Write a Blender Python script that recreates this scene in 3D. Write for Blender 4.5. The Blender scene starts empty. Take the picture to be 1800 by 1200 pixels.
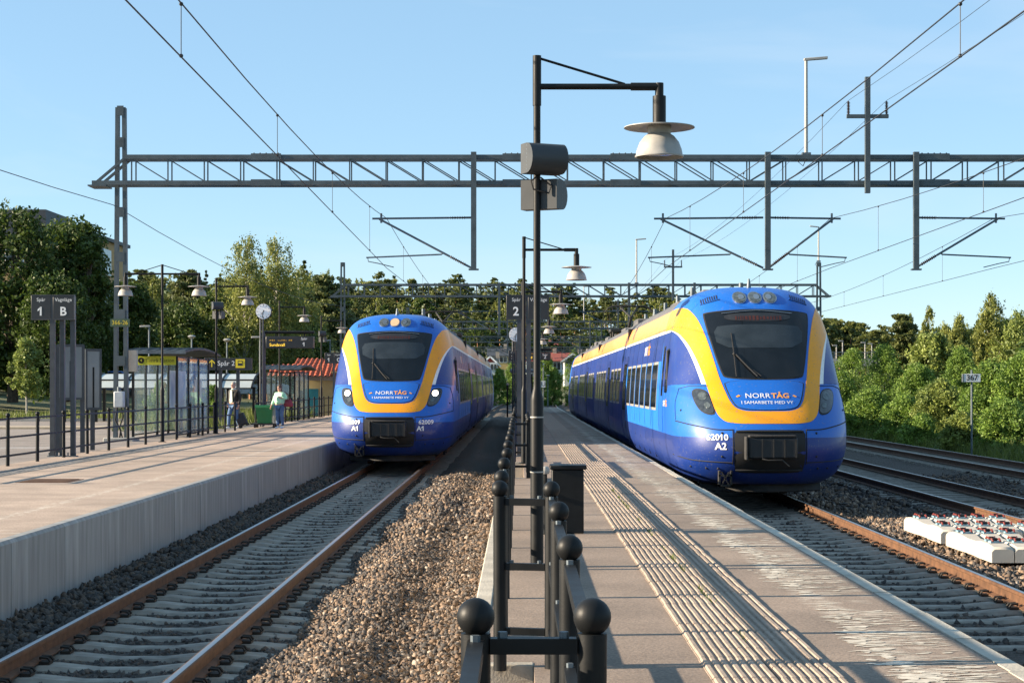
import bpy, bmesh, math, random
import numpy as np
from mathutils import Vector, Matrix

random.seed(7)
RNG = np.random.default_rng(7)
SC = bpy.context.scene
COL = SC.collection
PI = math.pi
rad = math.radians

# ------------------------------------------------------------------ camera
F = 3100.0            # focal length in photograph pixels (1800 wide)
HC = 2.151            # camera height above the rail heads
VX, VY = 913.0, 678.0 # where the straight tracks vanish
cam_d = bpy.data.cameras.new('camera')
cam = bpy.data.objects.new('camera', cam_d)
COL.objects.link(cam)
cam.location = (0, 0, HC)
cam.rotation_euler = (PI / 2, 0, 0)
cam_d.sensor_width = 36
cam_d.lens = F / 1800 * 36
cam_d.shift_x = -(VX - 900) / 1800
cam_d.shift_y = (VY - 600) / 1800
cam_d.clip_start = 0.1
cam_d.clip_end = 6000
SC.camera = cam

# ------------------------------------------------------------------ sky, sun, exposure
SUN_EL = 18.0
SUN_DIR = Vector((1.0, 0.07, 0)).normalized() * math.cos(rad(SUN_EL)) + Vector((0, 0, -math.sin(rad(SUN_EL))))  # the way light travels
world = bpy.data.worlds.new('World')
SC.world = world
world.use_nodes = True
nt = world.node_tree
bg = nt.nodes['Background']
sky = nt.nodes.new('ShaderNodeTexSky')
sky.sky_type = 'NISHITA'
sky.sun_disc = False
sky.sun_elevation = rad(SUN_EL)
sky.sun_rotation = math.atan2(-SUN_DIR.x, -SUN_DIR.y)
sky.altitude = 0
sky.air_density = 0.85
sky.dust_density = 0.0
sky.ozone_density = 2.6
# thin high cloud
tcw = nt.nodes.new('ShaderNodeTexCoord')
mpw = nt.nodes.new('ShaderNodeMapping'); mpw.inputs['Scale'].default_value = (2.2, 2.2, 9.0); mpw.inputs['Rotation'].default_value = (0.25, 0.15, 0)
nzw = nt.nodes.new('ShaderNodeTexNoise'); nzw.inputs['Scale'].default_value = 1.6; nzw.inputs['Detail'].default_value = 7; nzw.inputs['Distortion'].default_value = 0.6
rgw = nt.nodes.new('ShaderNodeMapRange'); rgw.inputs[1].default_value = 0.52; rgw.inputs[2].default_value = 0.80; rgw.inputs[4].default_value = 0.3
mxw = nt.nodes.new('ShaderNodeMix'); mxw.data_type = 'RGBA'; mxw.inputs['B'].default_value = (4.0, 4.4, 4.8, 1)
nt.links.new(tcw.outputs['Generated'], mpw.inputs[0]); nt.links.new(mpw.outputs[0], nzw.inputs['Vector']); nt.links.new(nzw.outputs['Fac'], rgw.inputs[0])
evn = nt.nodes.new('ShaderNodeMix'); evn.data_type = 'RGBA'; evn.inputs['Factor'].default_value = 0.5; evn.inputs['B'].default_value = (1.95, 3.2, 4.2, 1)   # flat pale blue mixed in to even out the sky gradient
nt.links.new(sky.outputs[0], evn.inputs['A'])
nt.links.new(rgw.outputs[0], mxw.inputs['Factor']); nt.links.new(evn.outputs['Result'], mxw.inputs['A'])
nt.links.new(mxw.outputs['Result'], bg.inputs[0])
bg.inputs[1].default_value = 0.076
sun_d = bpy.data.lights.new('sun', 'SUN')
sun_d.energy = 5.0
sun_d.angle = rad(0.5)
sun_d.color = (1.0, 0.83, 0.62)
sun = bpy.data.objects.new('sun', sun_d)
COL.objects.link(sun)
sun.rotation_euler = SUN_DIR.to_track_quat('-Z', 'Y').to_euler()
SC.view_settings.view_transform = 'Standard'
SC.view_settings.look = 'None'
SC.view_settings.exposure = 1.56
SC.view_settings.gamma = 1.0
SC.view_settings.use_curve_mapping = False
SC.cycles.max_bounces = 6
SC.cycles.transparent_max_bounces = 12

def P(px, py, Y):
    """the place that shows at photograph pixel (px, py) when it lies Y metres ahead"""
    return Vector(((px - VX) * Y / F, Y, HC - (py - VY) * Y / F))
def YG(py, z):
    return F * (HC - z) / (py - VY)

# ------------------------------------------------------------------ materials
MATS = {}
def _n(nt, t, **kw):
    n = nt.nodes.new(t)
    for k, v in kw.items():
        setattr(n, k, v)
    return n
def mat(name, col, rough=0.6, metal=0.0, var=0.15, scale=6.0, bump=0.0, bscale=40.0, coat=0.0, spec=0.5,
        emit=None, estr=0.0, rnd=0.0, trans=0.0, alpha=1.0, dist=0.02, col2=None, stretch=None):
    if name in MATS:
        return MATS[name]
    m = bpy.data.materials.new(name)
    m.use_nodes = True
    nt = m.node_tree
    b = nt.nodes['Principled BSDF']
    b.inputs['Roughness'].default_value = rough
    b.inputs['Metallic'].default_value = metal
    b.inputs['Coat Weight'].default_value = coat
    b.inputs['Coat Roughness'].default_value = 0.06
    b.inputs['Specular IOR Level'].default_value = spec
    b.inputs['Transmission Weight'].default_value = trans
    b.inputs['Alpha'].default_value = alpha
    tc = _n(nt, 'ShaderNodeTexCoord')
    src = tc.outputs['Object']
    if stretch:
        mp = _n(nt, 'ShaderNodeMapping')
        mp.inputs['Scale'].default_value = stretch
        nt.links.new(src, mp.inputs[0])
        src = mp.outputs[0]
    no = _n(nt, 'ShaderNodeTexNoise')
    no.inputs['Scale'].default_value = scale
    no.inputs['Detail'].default_value = 6
    nt.links.new(src, no.inputs['Vector'])
    mx = _n(nt, 'ShaderNodeMix', data_type='RGBA')
    c = Vector(col[:3])
    a = c * (1 - var)
    d = Vector(col2[:3]) if col2 else c * (1 + var)
    mx.inputs['A'].default_value = (*a, 1)
    mx.inputs['B'].default_value = (*d, 1)
    mr = _n(nt, 'ShaderNodeMapRange')
    mr.inputs[1].default_value = 0.3
    mr.inputs[2].default_value = 0.7
    nt.links.new(no.outputs['Fac'], mr.inputs[0])
    nt.links.new(mr.outputs[0], mx.inputs['Factor'])
    out = mx.outputs['Result']
    if rnd:
        oi = _n(nt, 'ShaderNodeObjectInfo')
        hs = _n(nt, 'ShaderNodeHueSaturation')
        mv = _n(nt, 'ShaderNodeMapRange')
        mv.inputs[3].default_value = 1 - rnd
        mv.inputs[4].default_value = 1 + rnd
        nt.links.new(oi.outputs['Random'], mv.inputs[0])
        nt.links.new(mv.outputs[0], hs.inputs['Value'])
        nt.links.new(out, hs.inputs['Color'])
        out = hs.outputs[0]
    nt.links.new(out, b.inputs['Base Color'])
    if bump:
        nb = _n(nt, 'ShaderNodeTexNoise')
        nb.inputs['Scale'].default_value = bscale
        nb.inputs['Detail'].default_value = 5
        nt.links.new(src, nb.inputs['Vector'])
        bp = _n(nt, 'ShaderNodeBump')
        bp.inputs['Strength'].default_value = bump
        bp.inputs['Distance'].default_value = dist
        nt.links.new(nb.outputs['Fac'], bp.inputs['Height'])
        nt.links.new(bp.outputs[0], b.inputs['Normal'])
    # roughness wear
    if rough < 0.6 and var > 0:
        mr2 = _n(nt, 'ShaderNodeMapRange')
        mr2.inputs[3].default_value = rough * 0.8
        mr2.inputs[4].default_value = min(1, rough * 1.35)
        nt.links.new(no.outputs['Fac'], mr2.inputs[0])
        nt.links.new(mr2.outputs[0], b.inputs['Roughness'])
    if emit:
        b.inputs['Emission Color'].default_value = (*emit, 1)
        b.inputs['Emission Strength'].default_value = estr
    MATS[name] = m
    return m

def leaf_mat(name, col, var=0.35):
    if name in MATS:
        return MATS[name]
    m = bpy.data.materials.new(name)
    m.use_nodes = True
    nt = m.node_tree
    for n in list(nt.nodes):
        nt.nodes.remove(n)
    out = _n(nt, 'ShaderNodeOutputMaterial')
    at = _n(nt, 'ShaderNodeAttribute', attribute_name='tint')
    hs = _n(nt, 'ShaderNodeMix', data_type='RGBA')
    c = Vector(col)
    hs.inputs['A'].default_value = (*(Vector((c.x * 0.75, c.y * 0.85, c.z * 0.9)) * (1 - var)), 1)
    hs.inputs['B'].default_value = (*(Vector((c.x * 1.3, c.y * 1.1, c.z * 0.8)) * (1 + var)), 1)
    nt.links.new(at.outputs['Fac'], hs.inputs['Factor'])
    df = _n(nt, 'ShaderNodeBsdfPrincipled')
    df.inputs['Roughness'].default_value = 0.55
    df.inputs['Specular IOR Level'].default_value = 0.35
    tr = _n(nt, 'ShaderNodeBsdfTranslucent')
    ms = _n(nt, 'ShaderNodeMixShader')
    ms.inputs[0].default_value = 0.3
    nt.links.new(hs.outputs['Result'], df.inputs['Base Color'])
    nt.links.new(hs.outputs['Result'], tr.inputs['Color'])
    nt.links.new(df.outputs[0], ms.inputs[1])
    nt.links.new(tr.outputs[0], ms.inputs[2])
    nt.links.new(ms.outputs[0], out.inputs[0])
    MATS[name] = m
    return m

# ------------------------------------------------------------------ mesh building
WL = {}
class MB:
    def __init__(s):
        s.v = []; s.f = []; s.m = []
    def add(s, vs, fs, mi=0):
        o = len(s.v)
        s.v += [tuple(v) for v in vs]
        s.f += [tuple(i + o for i in f) for f in fs]
        s.m += [mi] * len(fs)
        return s
    def bb(s, x0, x1, y0, y1, z0, z1, mi=0):
        return s.add([(x0, y0, z0), (x1, y0, z0), (x1, y1, z0), (x0, y1, z0), (x0, y0, z1), (x1, y0, z1), (x1, y1, z1), (x0, y1, z1)],
                     [(0, 3, 2, 1), (4, 5, 6, 7), (0, 1, 5, 4), (1, 2, 6, 5), (2, 3, 7, 6), (3, 0, 4, 7)], mi)
    def box(s, c, d, mi=0):
        return s.bb(c[0] - d[0] / 2, c[0] + d[0] / 2, c[1] - d[1] / 2, c[1] + d[1] / 2, c[2] - d[2] / 2, c[2] + d[2] / 2, mi)
    def frame(s, p0, p1):
        p0 = Vector(p0); p1 = Vector(p1)
        d = (p1 - p0).normalized()
        up = Vector((0, 0, 1)) if abs(d.z) < 0.95 else Vector((0, 1, 0))
        u = d.cross(up).normalized()
        w = u.cross(d).normalized()
        return p0, p1, d, u, w
    def bar(s, p0, p1, w, h=None, mi=0):
        h = h or w
        p0, p1, d, u, n = s.frame(p0, p1)
        vs = []
        for p in (p0, p1):
            for a, b in ((-1, -1), (1, -1), (1, 1), (-1, 1)):
                vs.append(p + u * a * w / 2 + n * b * h / 2)
        return s.add(vs, [(0, 1, 2, 3), (7, 6, 5, 4), (0, 4, 5, 1), (1, 5, 6, 2), (2, 6, 7, 3), (3, 7, 4, 0)], mi)
    def cyl(s, p0, p1, r0, r1=None, n=12, mi=0, caps=True):
        r1 = r0 if r1 is None else r1
        p0, p1, d, u, w = s.frame(p0, p1)
        vs = []
        for p, r in ((p0, r0), (p1, r1)):
            for k in range(n):
                a = 2 * PI * k / n
                vs.append(p + (u * math.cos(a) + w * math.sin(a)) * r)
        fs = [(k, k + n, (k + 1) % n + n, (k + 1) % n) for k in range(n)]
        if caps:
            fs += [tuple(range(n)), tuple(range(2 * n - 1, n - 1, -1))]
        return s.add(vs, fs, mi)
    def tube(s, path, r, n=6, mi=0, caps=True):
        path = [Vector(p) for p in path]
        rs = r if isinstance(r, (list, tuple)) else [r] * len(path)
        vs = []
        u = None
        for i, p in enumerate(path):
            d = (path[min(i + 1, len(path) - 1)] - path[max(i - 1, 0)]).normalized()
            if u is None:
                up = Vector((0, 0, 1)) if abs(d.z) < 0.9 else Vector((0, 1, 0))
                u = d.cross(up).normalized()
            else:
                u = (u - d * u.dot(d)).normalized()
            w = d.cross(u)
            for k in range(n):
                a = 2 * PI * k / n
                vs.append(p + (u * math.cos(a) + w * math.sin(a)) * rs[i])
        fs = []
        for i in range(len(path) - 1):
            for k in range(n):
                fs.append((i * n + k, i * n + (k + 1) % n, (i + 1) * n + (k + 1) % n, (i + 1) * n + k))
        if caps:
            L = (len(path) - 1) * n
            fs += [tuple(range(n - 1, -1, -1)), tuple(range(L, L + n))]
        return s.add(vs, fs, mi)
    def lathe(s, prof, c=(0, 0, 0), n=24, mi=0):
        vs = []
        for r, z in prof:
            for k in range(n):
                a = 2 * PI * k / n
                vs.append((c[0] + r * math.cos(a), c[1] + r * math.sin(a), c[2] + z))
        fs = []
        for i in range(len(prof) - 1):
            for k in range(n):
                fs.append((i * n + k, i * n + (k + 1) % n, (i + 1) * n + (k + 1) % n, (i + 1) * n + k))
        return s.add(vs, fs, mi)
    def sphere(s, c, r, n=16, m=10, mi=0, sc=(1, 1, 1)):
        vs = [(c[0], c[1], c[2] - r * sc[2])]
        for i in range(1, m):
            t = PI * i / m
            for k in range(n):
                a = 2 * PI * k / n
                vs.append((c[0] + r * sc[0] * math.sin(t) * math.cos(a), c[1] + r * sc[1] * math.sin(t) * math.sin(a), c[2] - r * sc[2] * math.cos(t)))
        vs.append((c[0], c[1], c[2] + r * sc[2]))
        fs = [(0, 1 + (k + 1) % n, 1 + k) for k in range(n)]
        for i in range(m - 2):
            for k in range(n):
                a = 1 + i * n
                fs.append((a + k, a + (k + 1) % n, a + n + (k + 1) % n, a + n + k))
        L = len(vs) - 1
        a = 1 + (m - 2) * n
        fs += [(a + k, a + (k + 1) % n, L) for k in range(n)]
        return s.add(vs, fs, mi)
    def grid(s, rows, mi=0, flip=False):
        nc = len(rows[0])
        vs = [p for r in rows for p in r]
        fs = []
        for i in range(len(rows) - 1):
            for j in range(nc - 1):
                q = (i * nc + j, i * nc + j + 1, (i + 1) * nc + j + 1, (i + 1) * nc + j)
                fs.append(q[::-1] if flip else q)
        return s.add(vs, fs, mi)
    def prism(s, poly, a, b, axis='x', mi=0):
        """poly: list of 2-D points in the plane across axis; drawn out from a to b"""
        n = len(poly)
        def pt(t, q):
            return {'x': (t, q[0], q[1]), 'y': (q[0], t, q[1]), 'z': (q[0], q[1], t)}[axis]
        vs = [pt(a, q) for q in poly] + [pt(b, q) for q in poly]
        fs = [(k, (k + 1) % n, (k + 1) % n + n, k + n) for k in range(n)] + [tuple(range(n - 1, -1, -1)), tuple(range(n, 2 * n))]
        return s.add(vs, fs, mi)
    def mesh(s, name, mats, off=(0, 0, 0), smooth=True, fixn=True):
        me = bpy.data.meshes.new(name)
        me.from_pydata([(v[0] - off[0], v[1] - off[1], v[2] - off[2]) for v in s.v], [], s.f)
        for m in (mats if isinstance(mats, (list, tuple)) else [mats]):
            me.materials.append(m)
        me.polygons.foreach_set('material_index', s.m)
        if fixn:
            bm = bmesh.new(); bm.from_mesh(me)
            bmesh.ops.recalc_face_normals(bm, faces=bm.faces)
            bm.to_mesh(me); bm.free()
        if smooth:
            me.polygons.foreach_set('use_smooth', [True] * len(me.polygons))
            me.set_sharp_from_angle(angle=rad(38))
        me.update()
        return me
    def build(s, name, mats, parent=None, local=False, smooth=True, bevel=0.0, fixn=True):
        off = (0, 0, 0) if (local or parent is None) else WL.get(parent.name, (0, 0, 0))
        o = link(name, s.mesh(name, mats, off, smooth, fixn), parent)
        if parent is not None:
            WL[o.name] = WL.get(parent.name, (0, 0, 0))
        if bevel:
            md = o.modifiers.new('bevel', 'BEVEL')
            md.width = bevel; md.segments = 2; md.limit_method = 'ANGLE'; md.angle_limit = rad(40)
        return o

def link(name, data, parent=None, loc=None, rot=None):
    o = bpy.data.objects.new(name, data)
    COL.objects.link(o)
    if parent is not None:
        o.parent = parent
    if loc is not None:
        o.location = loc
    if rot is not None:
        o.rotation_euler = rot
    return o
def tag(o, label=None, cat=None, group=None, kind=None):
    if label: o['label'] = label
    if cat: o['category'] = cat
    if group: o['group'] = group
    if kind: o['kind'] = kind
    return o
def thing(name, label, cat, loc=(0, 0, 0), rz=0.0, group=None):
    o = link(name, None, None, loc, (0, 0, rz))
    o.empty_display_size = 0.2
    WL[o.name] = tuple(loc)
    return tag(o, label, cat, group)
def setting(name, loc=(0, 0, 0)):
    o = link(name, None, None, loc)
    WL[o.name] = tuple(loc)
    return tag(o, kind='structure')
def copy_tree(o, parent=None):
    c = o.copy(); COL.objects.link(c)
    c.parent = parent
    for ch in list(o.children):
        copy_tree(ch, c)
    return c
def np_mesh(name, V, Fq, mats, mi=None, tint=None, smooth=False):
    """V (n,3); Fq (m,k) faces of one size"""
    me = bpy.data.meshes.new(name)
    V = np.asarray(V, dtype=np.float32); Fq = np.asarray(Fq, dtype=np.int32)
    k = Fq.shape[1]
    me.vertices.add(len(V)); me.vertices.foreach_set('co', V.ravel())
    me.loops.add(Fq.size); me.loops.foreach_set('vertex_index', Fq.ravel())
    me.polygons.add(len(Fq))
    me.polygons.foreach_set('loop_start', np.arange(0, Fq.size, k, dtype=np.int32))
    me.polygons.foreach_set('loop_total', np.full(len(Fq), k, dtype=np.int32))
    for m in (mats if isinstance(mats, (list, tuple)) else [mats]):
        me.materials.append(m)
    if mi is not None:
        me.polygons.foreach_set('material_index', np.asarray(mi, dtype=np.int32))
    if tint is not None:
        at = me.attributes.new('tint', 'FLOAT', 'POINT')
        at.data.foreach_set('value', np.asarray(tint, dtype=np.float32))
    me.update(calc_edges=True)
    me.validate()
    if smooth:
        me.polygons.foreach_set('use_smooth', [True] * len(me.polygons))
    return me

# lettering: glyph outlines are taken once, before the scene fills up
TXT = {}
def text_shape(s, bold=False):
    key = (s, bold)
    if key in TXT:
        return TXT[key]
    cu = bpy.data.curves.new('t', 'FONT')
    cu.body = s; cu.size = 1.0; cu.align_x = 'CENTER'; cu.align_y = 'CENTER'
    cu.resolution_u = 3
    if bold:
        cu.offset = 0.022
    o = bpy.data.objects.new('t', cu); COL.objects.link(o)
    dg = bpy.context.evaluated_depsgraph_get()
    me = bpy.data.meshes.new_from_object(o.evaluated_get(dg))
    vs = [(v.co.x, v.co.y) for v in me.vertices]
    fs = [tuple(p.vertices) for p in me.polygons]
    if '1' in s:      # the plain stroke gets the flag a printed 1 has
        par = list(range(len(vs)))
        def root(i):
            while par[i] != i: i = par[i]
            return i
        for f in fs:
            for i in f[1:]: par[root(i)] = root(f[0])
        isl = {}
        for i in range(len(vs)): isl.setdefault(root(i), []).append(vs[i])
        for pts in isl.values():
            x0, x1 = min(p[0] for p in pts), max(p[0] for p in pts); y0, y1 = min(p[1] for p in pts), max(p[1] for p in pts)
            if (y1 - y0) > 0.5 and (x1 - x0) < 0.3 * (y1 - y0):
                w = x1 - x0; o_ = len(vs)
                vs += [(x0 + w * 0.3, y1), (x0 - w * 1.3, y1 - w * 1.5), (x0 - w * 1.3, y1 - w * 2.7), (x0 + w * 0.3, y1 - w * 1.3)]
                fs.append((o_, o_ + 1, o_ + 2, o_ + 3))
    bpy.data.objects.remove(o); bpy.data.curves.remove(cu); bpy.data.meshes.remove(me)
    TXT[key] = (vs, fs)
    return TXT[key]
for s_ in ('Spår', 'Vagnläge', '1', '2', 'B', 'C', 'Spår 2', 'Timrå Station', 'Sundsvall', '366-26', '367', 'U', '62009', '62010', 'A1', 'A2', 'sand', 'I SAMARBETE MED VY', 'NORR', '4'):
    text_shape(s_)
for s_ in ('TÅG', '62009', '62010', 'A1', 'A2', '1', '2', 'B', 'C', '367', 'Sundsvall', 'Timrå Station', 'Spår 2'):
    text_shape(s_, True)
def letters(name, s, size, at, parent, m, right=(1, 0, 0), up=(0, 0, 1), bold=False, local=False, sx=1.0):
    vs, fs = text_shape(s, bold)
    r = Vector(right); u = Vector(up); a = Vector(at)
    b = MB().add([a + r * x * size * sx + u * y * size for x, y in vs], fs)
    return b.build(name, m, parent, local=local, smooth=False, fixn=False)

# common materials
M_black = mat('black_paint', (0.0085, 0.0095, 0.0105), 0.45, spec=0.22, var=0.25, scale=9, bump=0.03, bscale=120)
M_dark = mat('dark_metal', (0.014, 0.015, 0.017), 0.5, var=0.25, scale=7, spec=0.4)
M_galv = mat('galvanised_steel', (0.11, 0.135, 0.155), 0.5, 0.5, var=0.25, scale=5, bump=0.03)
M_mast = mat('mast_paint', (0.068, 0.088, 0.100), 0.5, 0.2, var=0.22, scale=4)
M_lampwhite = mat('lamp_white', (0.33, 0.32, 0.30), 0.45, var=0.08, scale=12)
M_lens = mat('lamp_lens', (0.35, 0.37, 0.4), 0.15, var=0.2)
M_conc = mat('concrete', (0.33, 0.325, 0.30), 0.85, var=0.16, scale=3.0, bump=0.25, bscale=60, rnd=0.07)
M_steel = mat('polished_rail', (0.36, 0.36, 0.38), 0.30, 0.95, var=0.08, scale=2, stretch=(4, 0.05, 1))
M_rust = mat('rusty_rail', (0.11, 0.052, 0.024), 0.75, 0.1, var=0.35, scale=9, bump=0.15)
M_white = mat('white_paint', (0.72, 0.72, 0.70), 0.5, var=0.06)
M_signblack = mat('sign_black', (0.02, 0.021, 0.024), 0.35, var=0.15)
M_signframe = mat('sign_post_grey', (0.055, 0.06, 0.068), 0.45, 0.2, var=0.2)
M_yellow = mat('sign_yellow', (0.72, 0.55, 0.02), 0.5, var=0.05)
M_wire = mat('copper_wire', (0.035, 0.037, 0.04), 0.5, 0.5, var=0.2)
M_insul = mat('insulator_brown', (0.045, 0.022, 0.018), 0.25, var=0.2)
M_bark = mat('bark', (0.09, 0.07, 0.05), 0.9, var=0.35, scale=8, bump=0.5, bscale=14)
M_birch = mat('birch_bark', (0.5, 0.48, 0.44), 0.8, var=0.2, scale=7, col2=(0.2, 0.19, 0.17))
M_pinebark = mat('pine_bark', (0.28, 0.13, 0.06), 0.85, var=0.3, scale=6)
def glass(name, col=(0.75, 0.85, 0.85), a=0.16):
    return mat(name, col, 0.03, var=0.0, alpha=a, spec=0.8)
M_glass = glass('shelter_glass', (0.5, 0.62, 0.62), 0.22)
# ================================================================== the setting
HP = 0.628                      # platform height above the rail heads
C1, C2, C3, C4 = -3.32, 4.5, 8.9, 13.4   # track centre lines
def bend(y):                    # how far the line has curved right by y
    return 0.0 if y < 150 else (y - 150) ** 2 / 6600.0

def hill(x, y):
    z = -0.45
    if y > 230:
        t = min(1.0, (y - 230) / 330.0)
        z += 17 * t * t * (3 - 2 * t) * max(0.0, min(1.0, 1 - (x - 75) / 90.0))
    if x < -4.9 and y < 400:
        z = max(z, 0.55 if x < -5.3 else -0.45)
    if x < -26 and y > 60:
        z += min(5.0, (-26 - x) * 0.09) * min(1, (y - 60) / 40)
    if x > 15.6:
        z += min(1.2, (x - 15.6) * 0.1)
    return z
M_earth = mat('field_grass', (0.07, 0.10, 0.03), 0.95, var=0.4, scale=0.25, bump=0.6, bscale=3, dist=0.2, col2=(0.13, 0.13, 0.05))
xs = list(np.arange(-900, -60, 40)) + list(np.arange(-60, -8, 4)) + [-5.4, -5.3, -4.8] + list(np.arange(0, 60, 5)) + list(np.arange(60, 901, 40))
ys = list(np.arange(-60, 300, 12)) + list(np.arange(300, 700, 25)) + list(np.arange(700, 3001, 230))
g = MB().grid([[(x, y, hill(x, y)) for x in xs] for y in ys])
tag(g.build('ground', M_earth), kind='structure')

# ---- forecourt, road and grass strip beside the left platform
def tarmac(name, col, var=0.18, extra=None, rough=0.9):
    m = mat(name, col, rough, var=var, scale=1.3, bump=0.35, bscale=90, dist=0.01)
    nt = m.node_tree
    b = nt.nodes['Principled BSDF']
    src = b.inputs['Base Color'].links[0].from_socket
    tc = _n(nt, 'ShaderNodeTexCoord')
    fine = _n(nt, 'ShaderNodeTexNoise')
    fine.inputs['Scale'].default_value = 60
    fine.inputs['Detail'].default_value = 8
    nt.links.new(tc.outputs['Object'], fine.inputs['Vector'])
    mm = _n(nt, 'ShaderNodeMapRange')
    mm.inputs[1].default_value = 0.35; mm.inputs[2].default_value = 0.7
    mm.inputs[3].default_value = 0.72; mm.inputs[4].default_value = 1.25
    nt.links.new(fine.outputs['Fac'], mm.inputs[0])
    mul = _n(nt, 'ShaderNodeMix', data_type='RGBA', blend_type='MULTIPLY')
    mul.inputs['Factor'].default_value = 1
    nt.links.new(src, mul.inputs['A'])
    nt.links.new(mm.outputs[0], mul.inputs['B'])
    # broad blotches of wear
    bl = _n(nt, 'ShaderNodeTexNoise')
    bl.inputs['Scale'].default_value = 0.45; bl.inputs['Detail'].default_value = 4
    nt.links.new(tc.outputs['Object'], bl.inputs['Vector'])
    m3 = _n(nt, 'ShaderNodeMapRange')
    m3.inputs[1].default_value = 0.3; m3.inputs[2].default_value = 0.7
    m3.inputs[3].default_value = 0.82; m3.inputs[4].default_value = 1.15
    nt.links.new(bl.outputs['Fac'], m3.inputs[0])
    mul2 = _n(nt, 'ShaderNodeMix', data_type='RGBA', blend_type='MULTIPLY')
    mul2.inputs['Factor'].default_value = 1
    nt.links.new(mul.outputs['Result'], mul2.inputs['A'])
    nt.links.new(m3.outputs[0], mul2.inputs['B'])
    nt.links.new(mul2.outputs['Result'], b.inputs['Base Color'])
    return m, mul2.outputs['Result']

M_fore, _ = tarmac('forecourt_asphalt', (0.24, 0.205, 0.18))
M_road, _ = tarmac('road_asphalt', (0.14, 0.14, 0.145))
tag(MB().bb(-60, -9.95, 20, 77, 0.2, 0.606).build('forecourt', M_fore), kind='structure')
kb = setting('kerb', (-30, 77.1, 0.6))
km = MB().bb(-0.5, 0.5, -0.08, 0.08, -0.1, 0.13).mesh('kerb_stone', M_conc)
for k in range(38):
    link('kerb_stone', km, kb, (-29 + k * 1.02 + 10, 0, 0))
tag(MB().bb(-80, -11, 77.3, 86, 0.2, 0.66).build('verge', M_earth), kind='structure')
tag(MB().bb(-90, -13, 86, 92, 0.2, 0.70).build('road', M_road), kind='structure')
tag(MB().bb(-30, -11.5, 44.0, 44.12, 0.6, 0.611).build('road_marking', M_white), kind='structure')
tag(MB().bb(-30, -14.5, 63.0, 65.0, 0.6, 0.68).build('traffic_island', mat('island_paving', (0.4, 0.33, 0.24), 0.9)), kind='structure')

# ---- ballast bed
def zb(x, y):
    z = -0.205 + 0.012 * math.sin(x * 9 + y * 2.1) * math.sin(y * 5.3 - x)
    if -2.25 < x < -0.2:
        z += 0.12 * math.exp(-((x + 1.5) / 0.36) ** 2) + 0.05 * math.exp(-((x + 0.55) / 0.3) ** 2)
        z += 0.03 * math.sin(y * 1.3 + x * 2)
    for c_ in (C1, C2, C3, C4):
        if abs(x - c_) < 1.22:
            z -= 0.022
    if -5.1 < x < -4.35:
        z += 0.05 * (-(x + 4.35) / 0.7)
    for a, b in ((C2, C3), (C3, C4)):
        if a + 1.3 < x < b - 1.3:
            z += -0.06 + 0.02 * math.sin(y * 0.9)
    if x > C4 + 1.5:
        z -= min(0.35, (x - C4 - 1.5) * 0.3)
    return z
M_ballast = mat('ballast', (0.065, 0.053, 0.043), 0.95, var=0.5, scale=22, bump=1.0, bscale=22, dist=0.05)
xs = list(np.arange(-5.0, -0.25, 0.12)) + list(np.arange(0, 16.2, 0.3))
ys = list(np.arange(2, 60, 0.3)) + list(np.arange(60, 150, 3)) + list(np.arange(150, 620, 12))
g = MB().grid([[(x + bend(y), y, zb(x, y)) for x in xs] for y in ys])
tag(g.build('ballast_bed', M_ballast), kind='structure')

# loose stones on the bed where they can be told apart: sharp broken pieces, a dozen shapes
ROCKS = []
for k in range(14):
    bm = bmesh.new()
    q = RNG.normal(size=(8, 3)); q /= np.linalg.norm(q, axis=1)[:, None]; q *= (0.85 + 0.45 * RNG.random((8, 1)))
    q *= np.array([1.0, 0.75 + 0.2 * RNG.random(), 0.55 + 0.25 * RNG.random()])
    for p_ in q: bm.verts.new(p_)
    r_ = bmesh.ops.convex_hull(bm, input=bm.verts)
    bmesh.ops.delete(bm, geom=[g_ for g_ in r_['geom_interior'] if isinstance(g_, bmesh.types.BMVert)], context='VERTS')
    bmesh.ops.triangulate(bm, faces=bm.faces)
    bm.verts.index_update()
    ROCKS.append((np.array([v_.co for v_ in bm.verts]), np.array([[v_.index for v_ in f_.verts] for f_ in bm.faces])))
    bm.free()
def stones(n, x0, x1, y0, y1, r, sleeper_free=None, ybias=1.0):
    u = RNG.random(n) ** ybias
    y = y0 + (y1 - y0) * u
    x = x0 + (x1 - x0) * RNG.random(n)
    if sleeper_free is not None:
        ph = ((y - sleeper_free) / 0.6) % 1.0
        keep = (np.abs(ph - 0.5) < 0.33)
        x, y = x[keep], y[keep]
    rr = r * (0.55 + 0.8 * RNG.random(len(x)))
    z = np.array([zb(a, b) for a, b in zip(x, y)]) + rr * ((0.1 + 0.5 * RNG.random(len(x))) if sleeper_free is None else (-0.35 + 0.5 * RNG.random(len(x))))
    return x, y, z, rr
S0 = 12.35
sets = [stones(21000, -2.3, -0.3, 12.5, 26, 0.029, None, 1.3), stones(9500, -2.3, -0.1, 25, 46, 0.042),
        stones(5200, -4.02, -2.62, 12.5, 30, 0.03, S0, 1.3), stones(2600, -4.02, -2.62, 30, 44, 0.034, S0),
        stones(1500, -2.54, -2.05, 12.5, 30, 0.032, S0), stones(5000, -5.0, -4.15, 14, 34, 0.042, None, 1.2), stones(2200, -5.0, -4.15, 34, 47, 0.05),
        stones(2600, -4.3, -2.1, 12.5, 24, 0.026, S0),
        stones(4200, 3.0, 5.2, 14, 33, 0.034, S0), stones(7500, 5.32, 8.1, 19, 34, 0.042), stones(2500, 8.1, 9.6, 22, 34, 0.035),
        stones(2500, 9.7, 12.6, 27, 48, 0.045), stones(5000, 5.35, 8.1, 34, 62, 0.055)]
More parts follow.
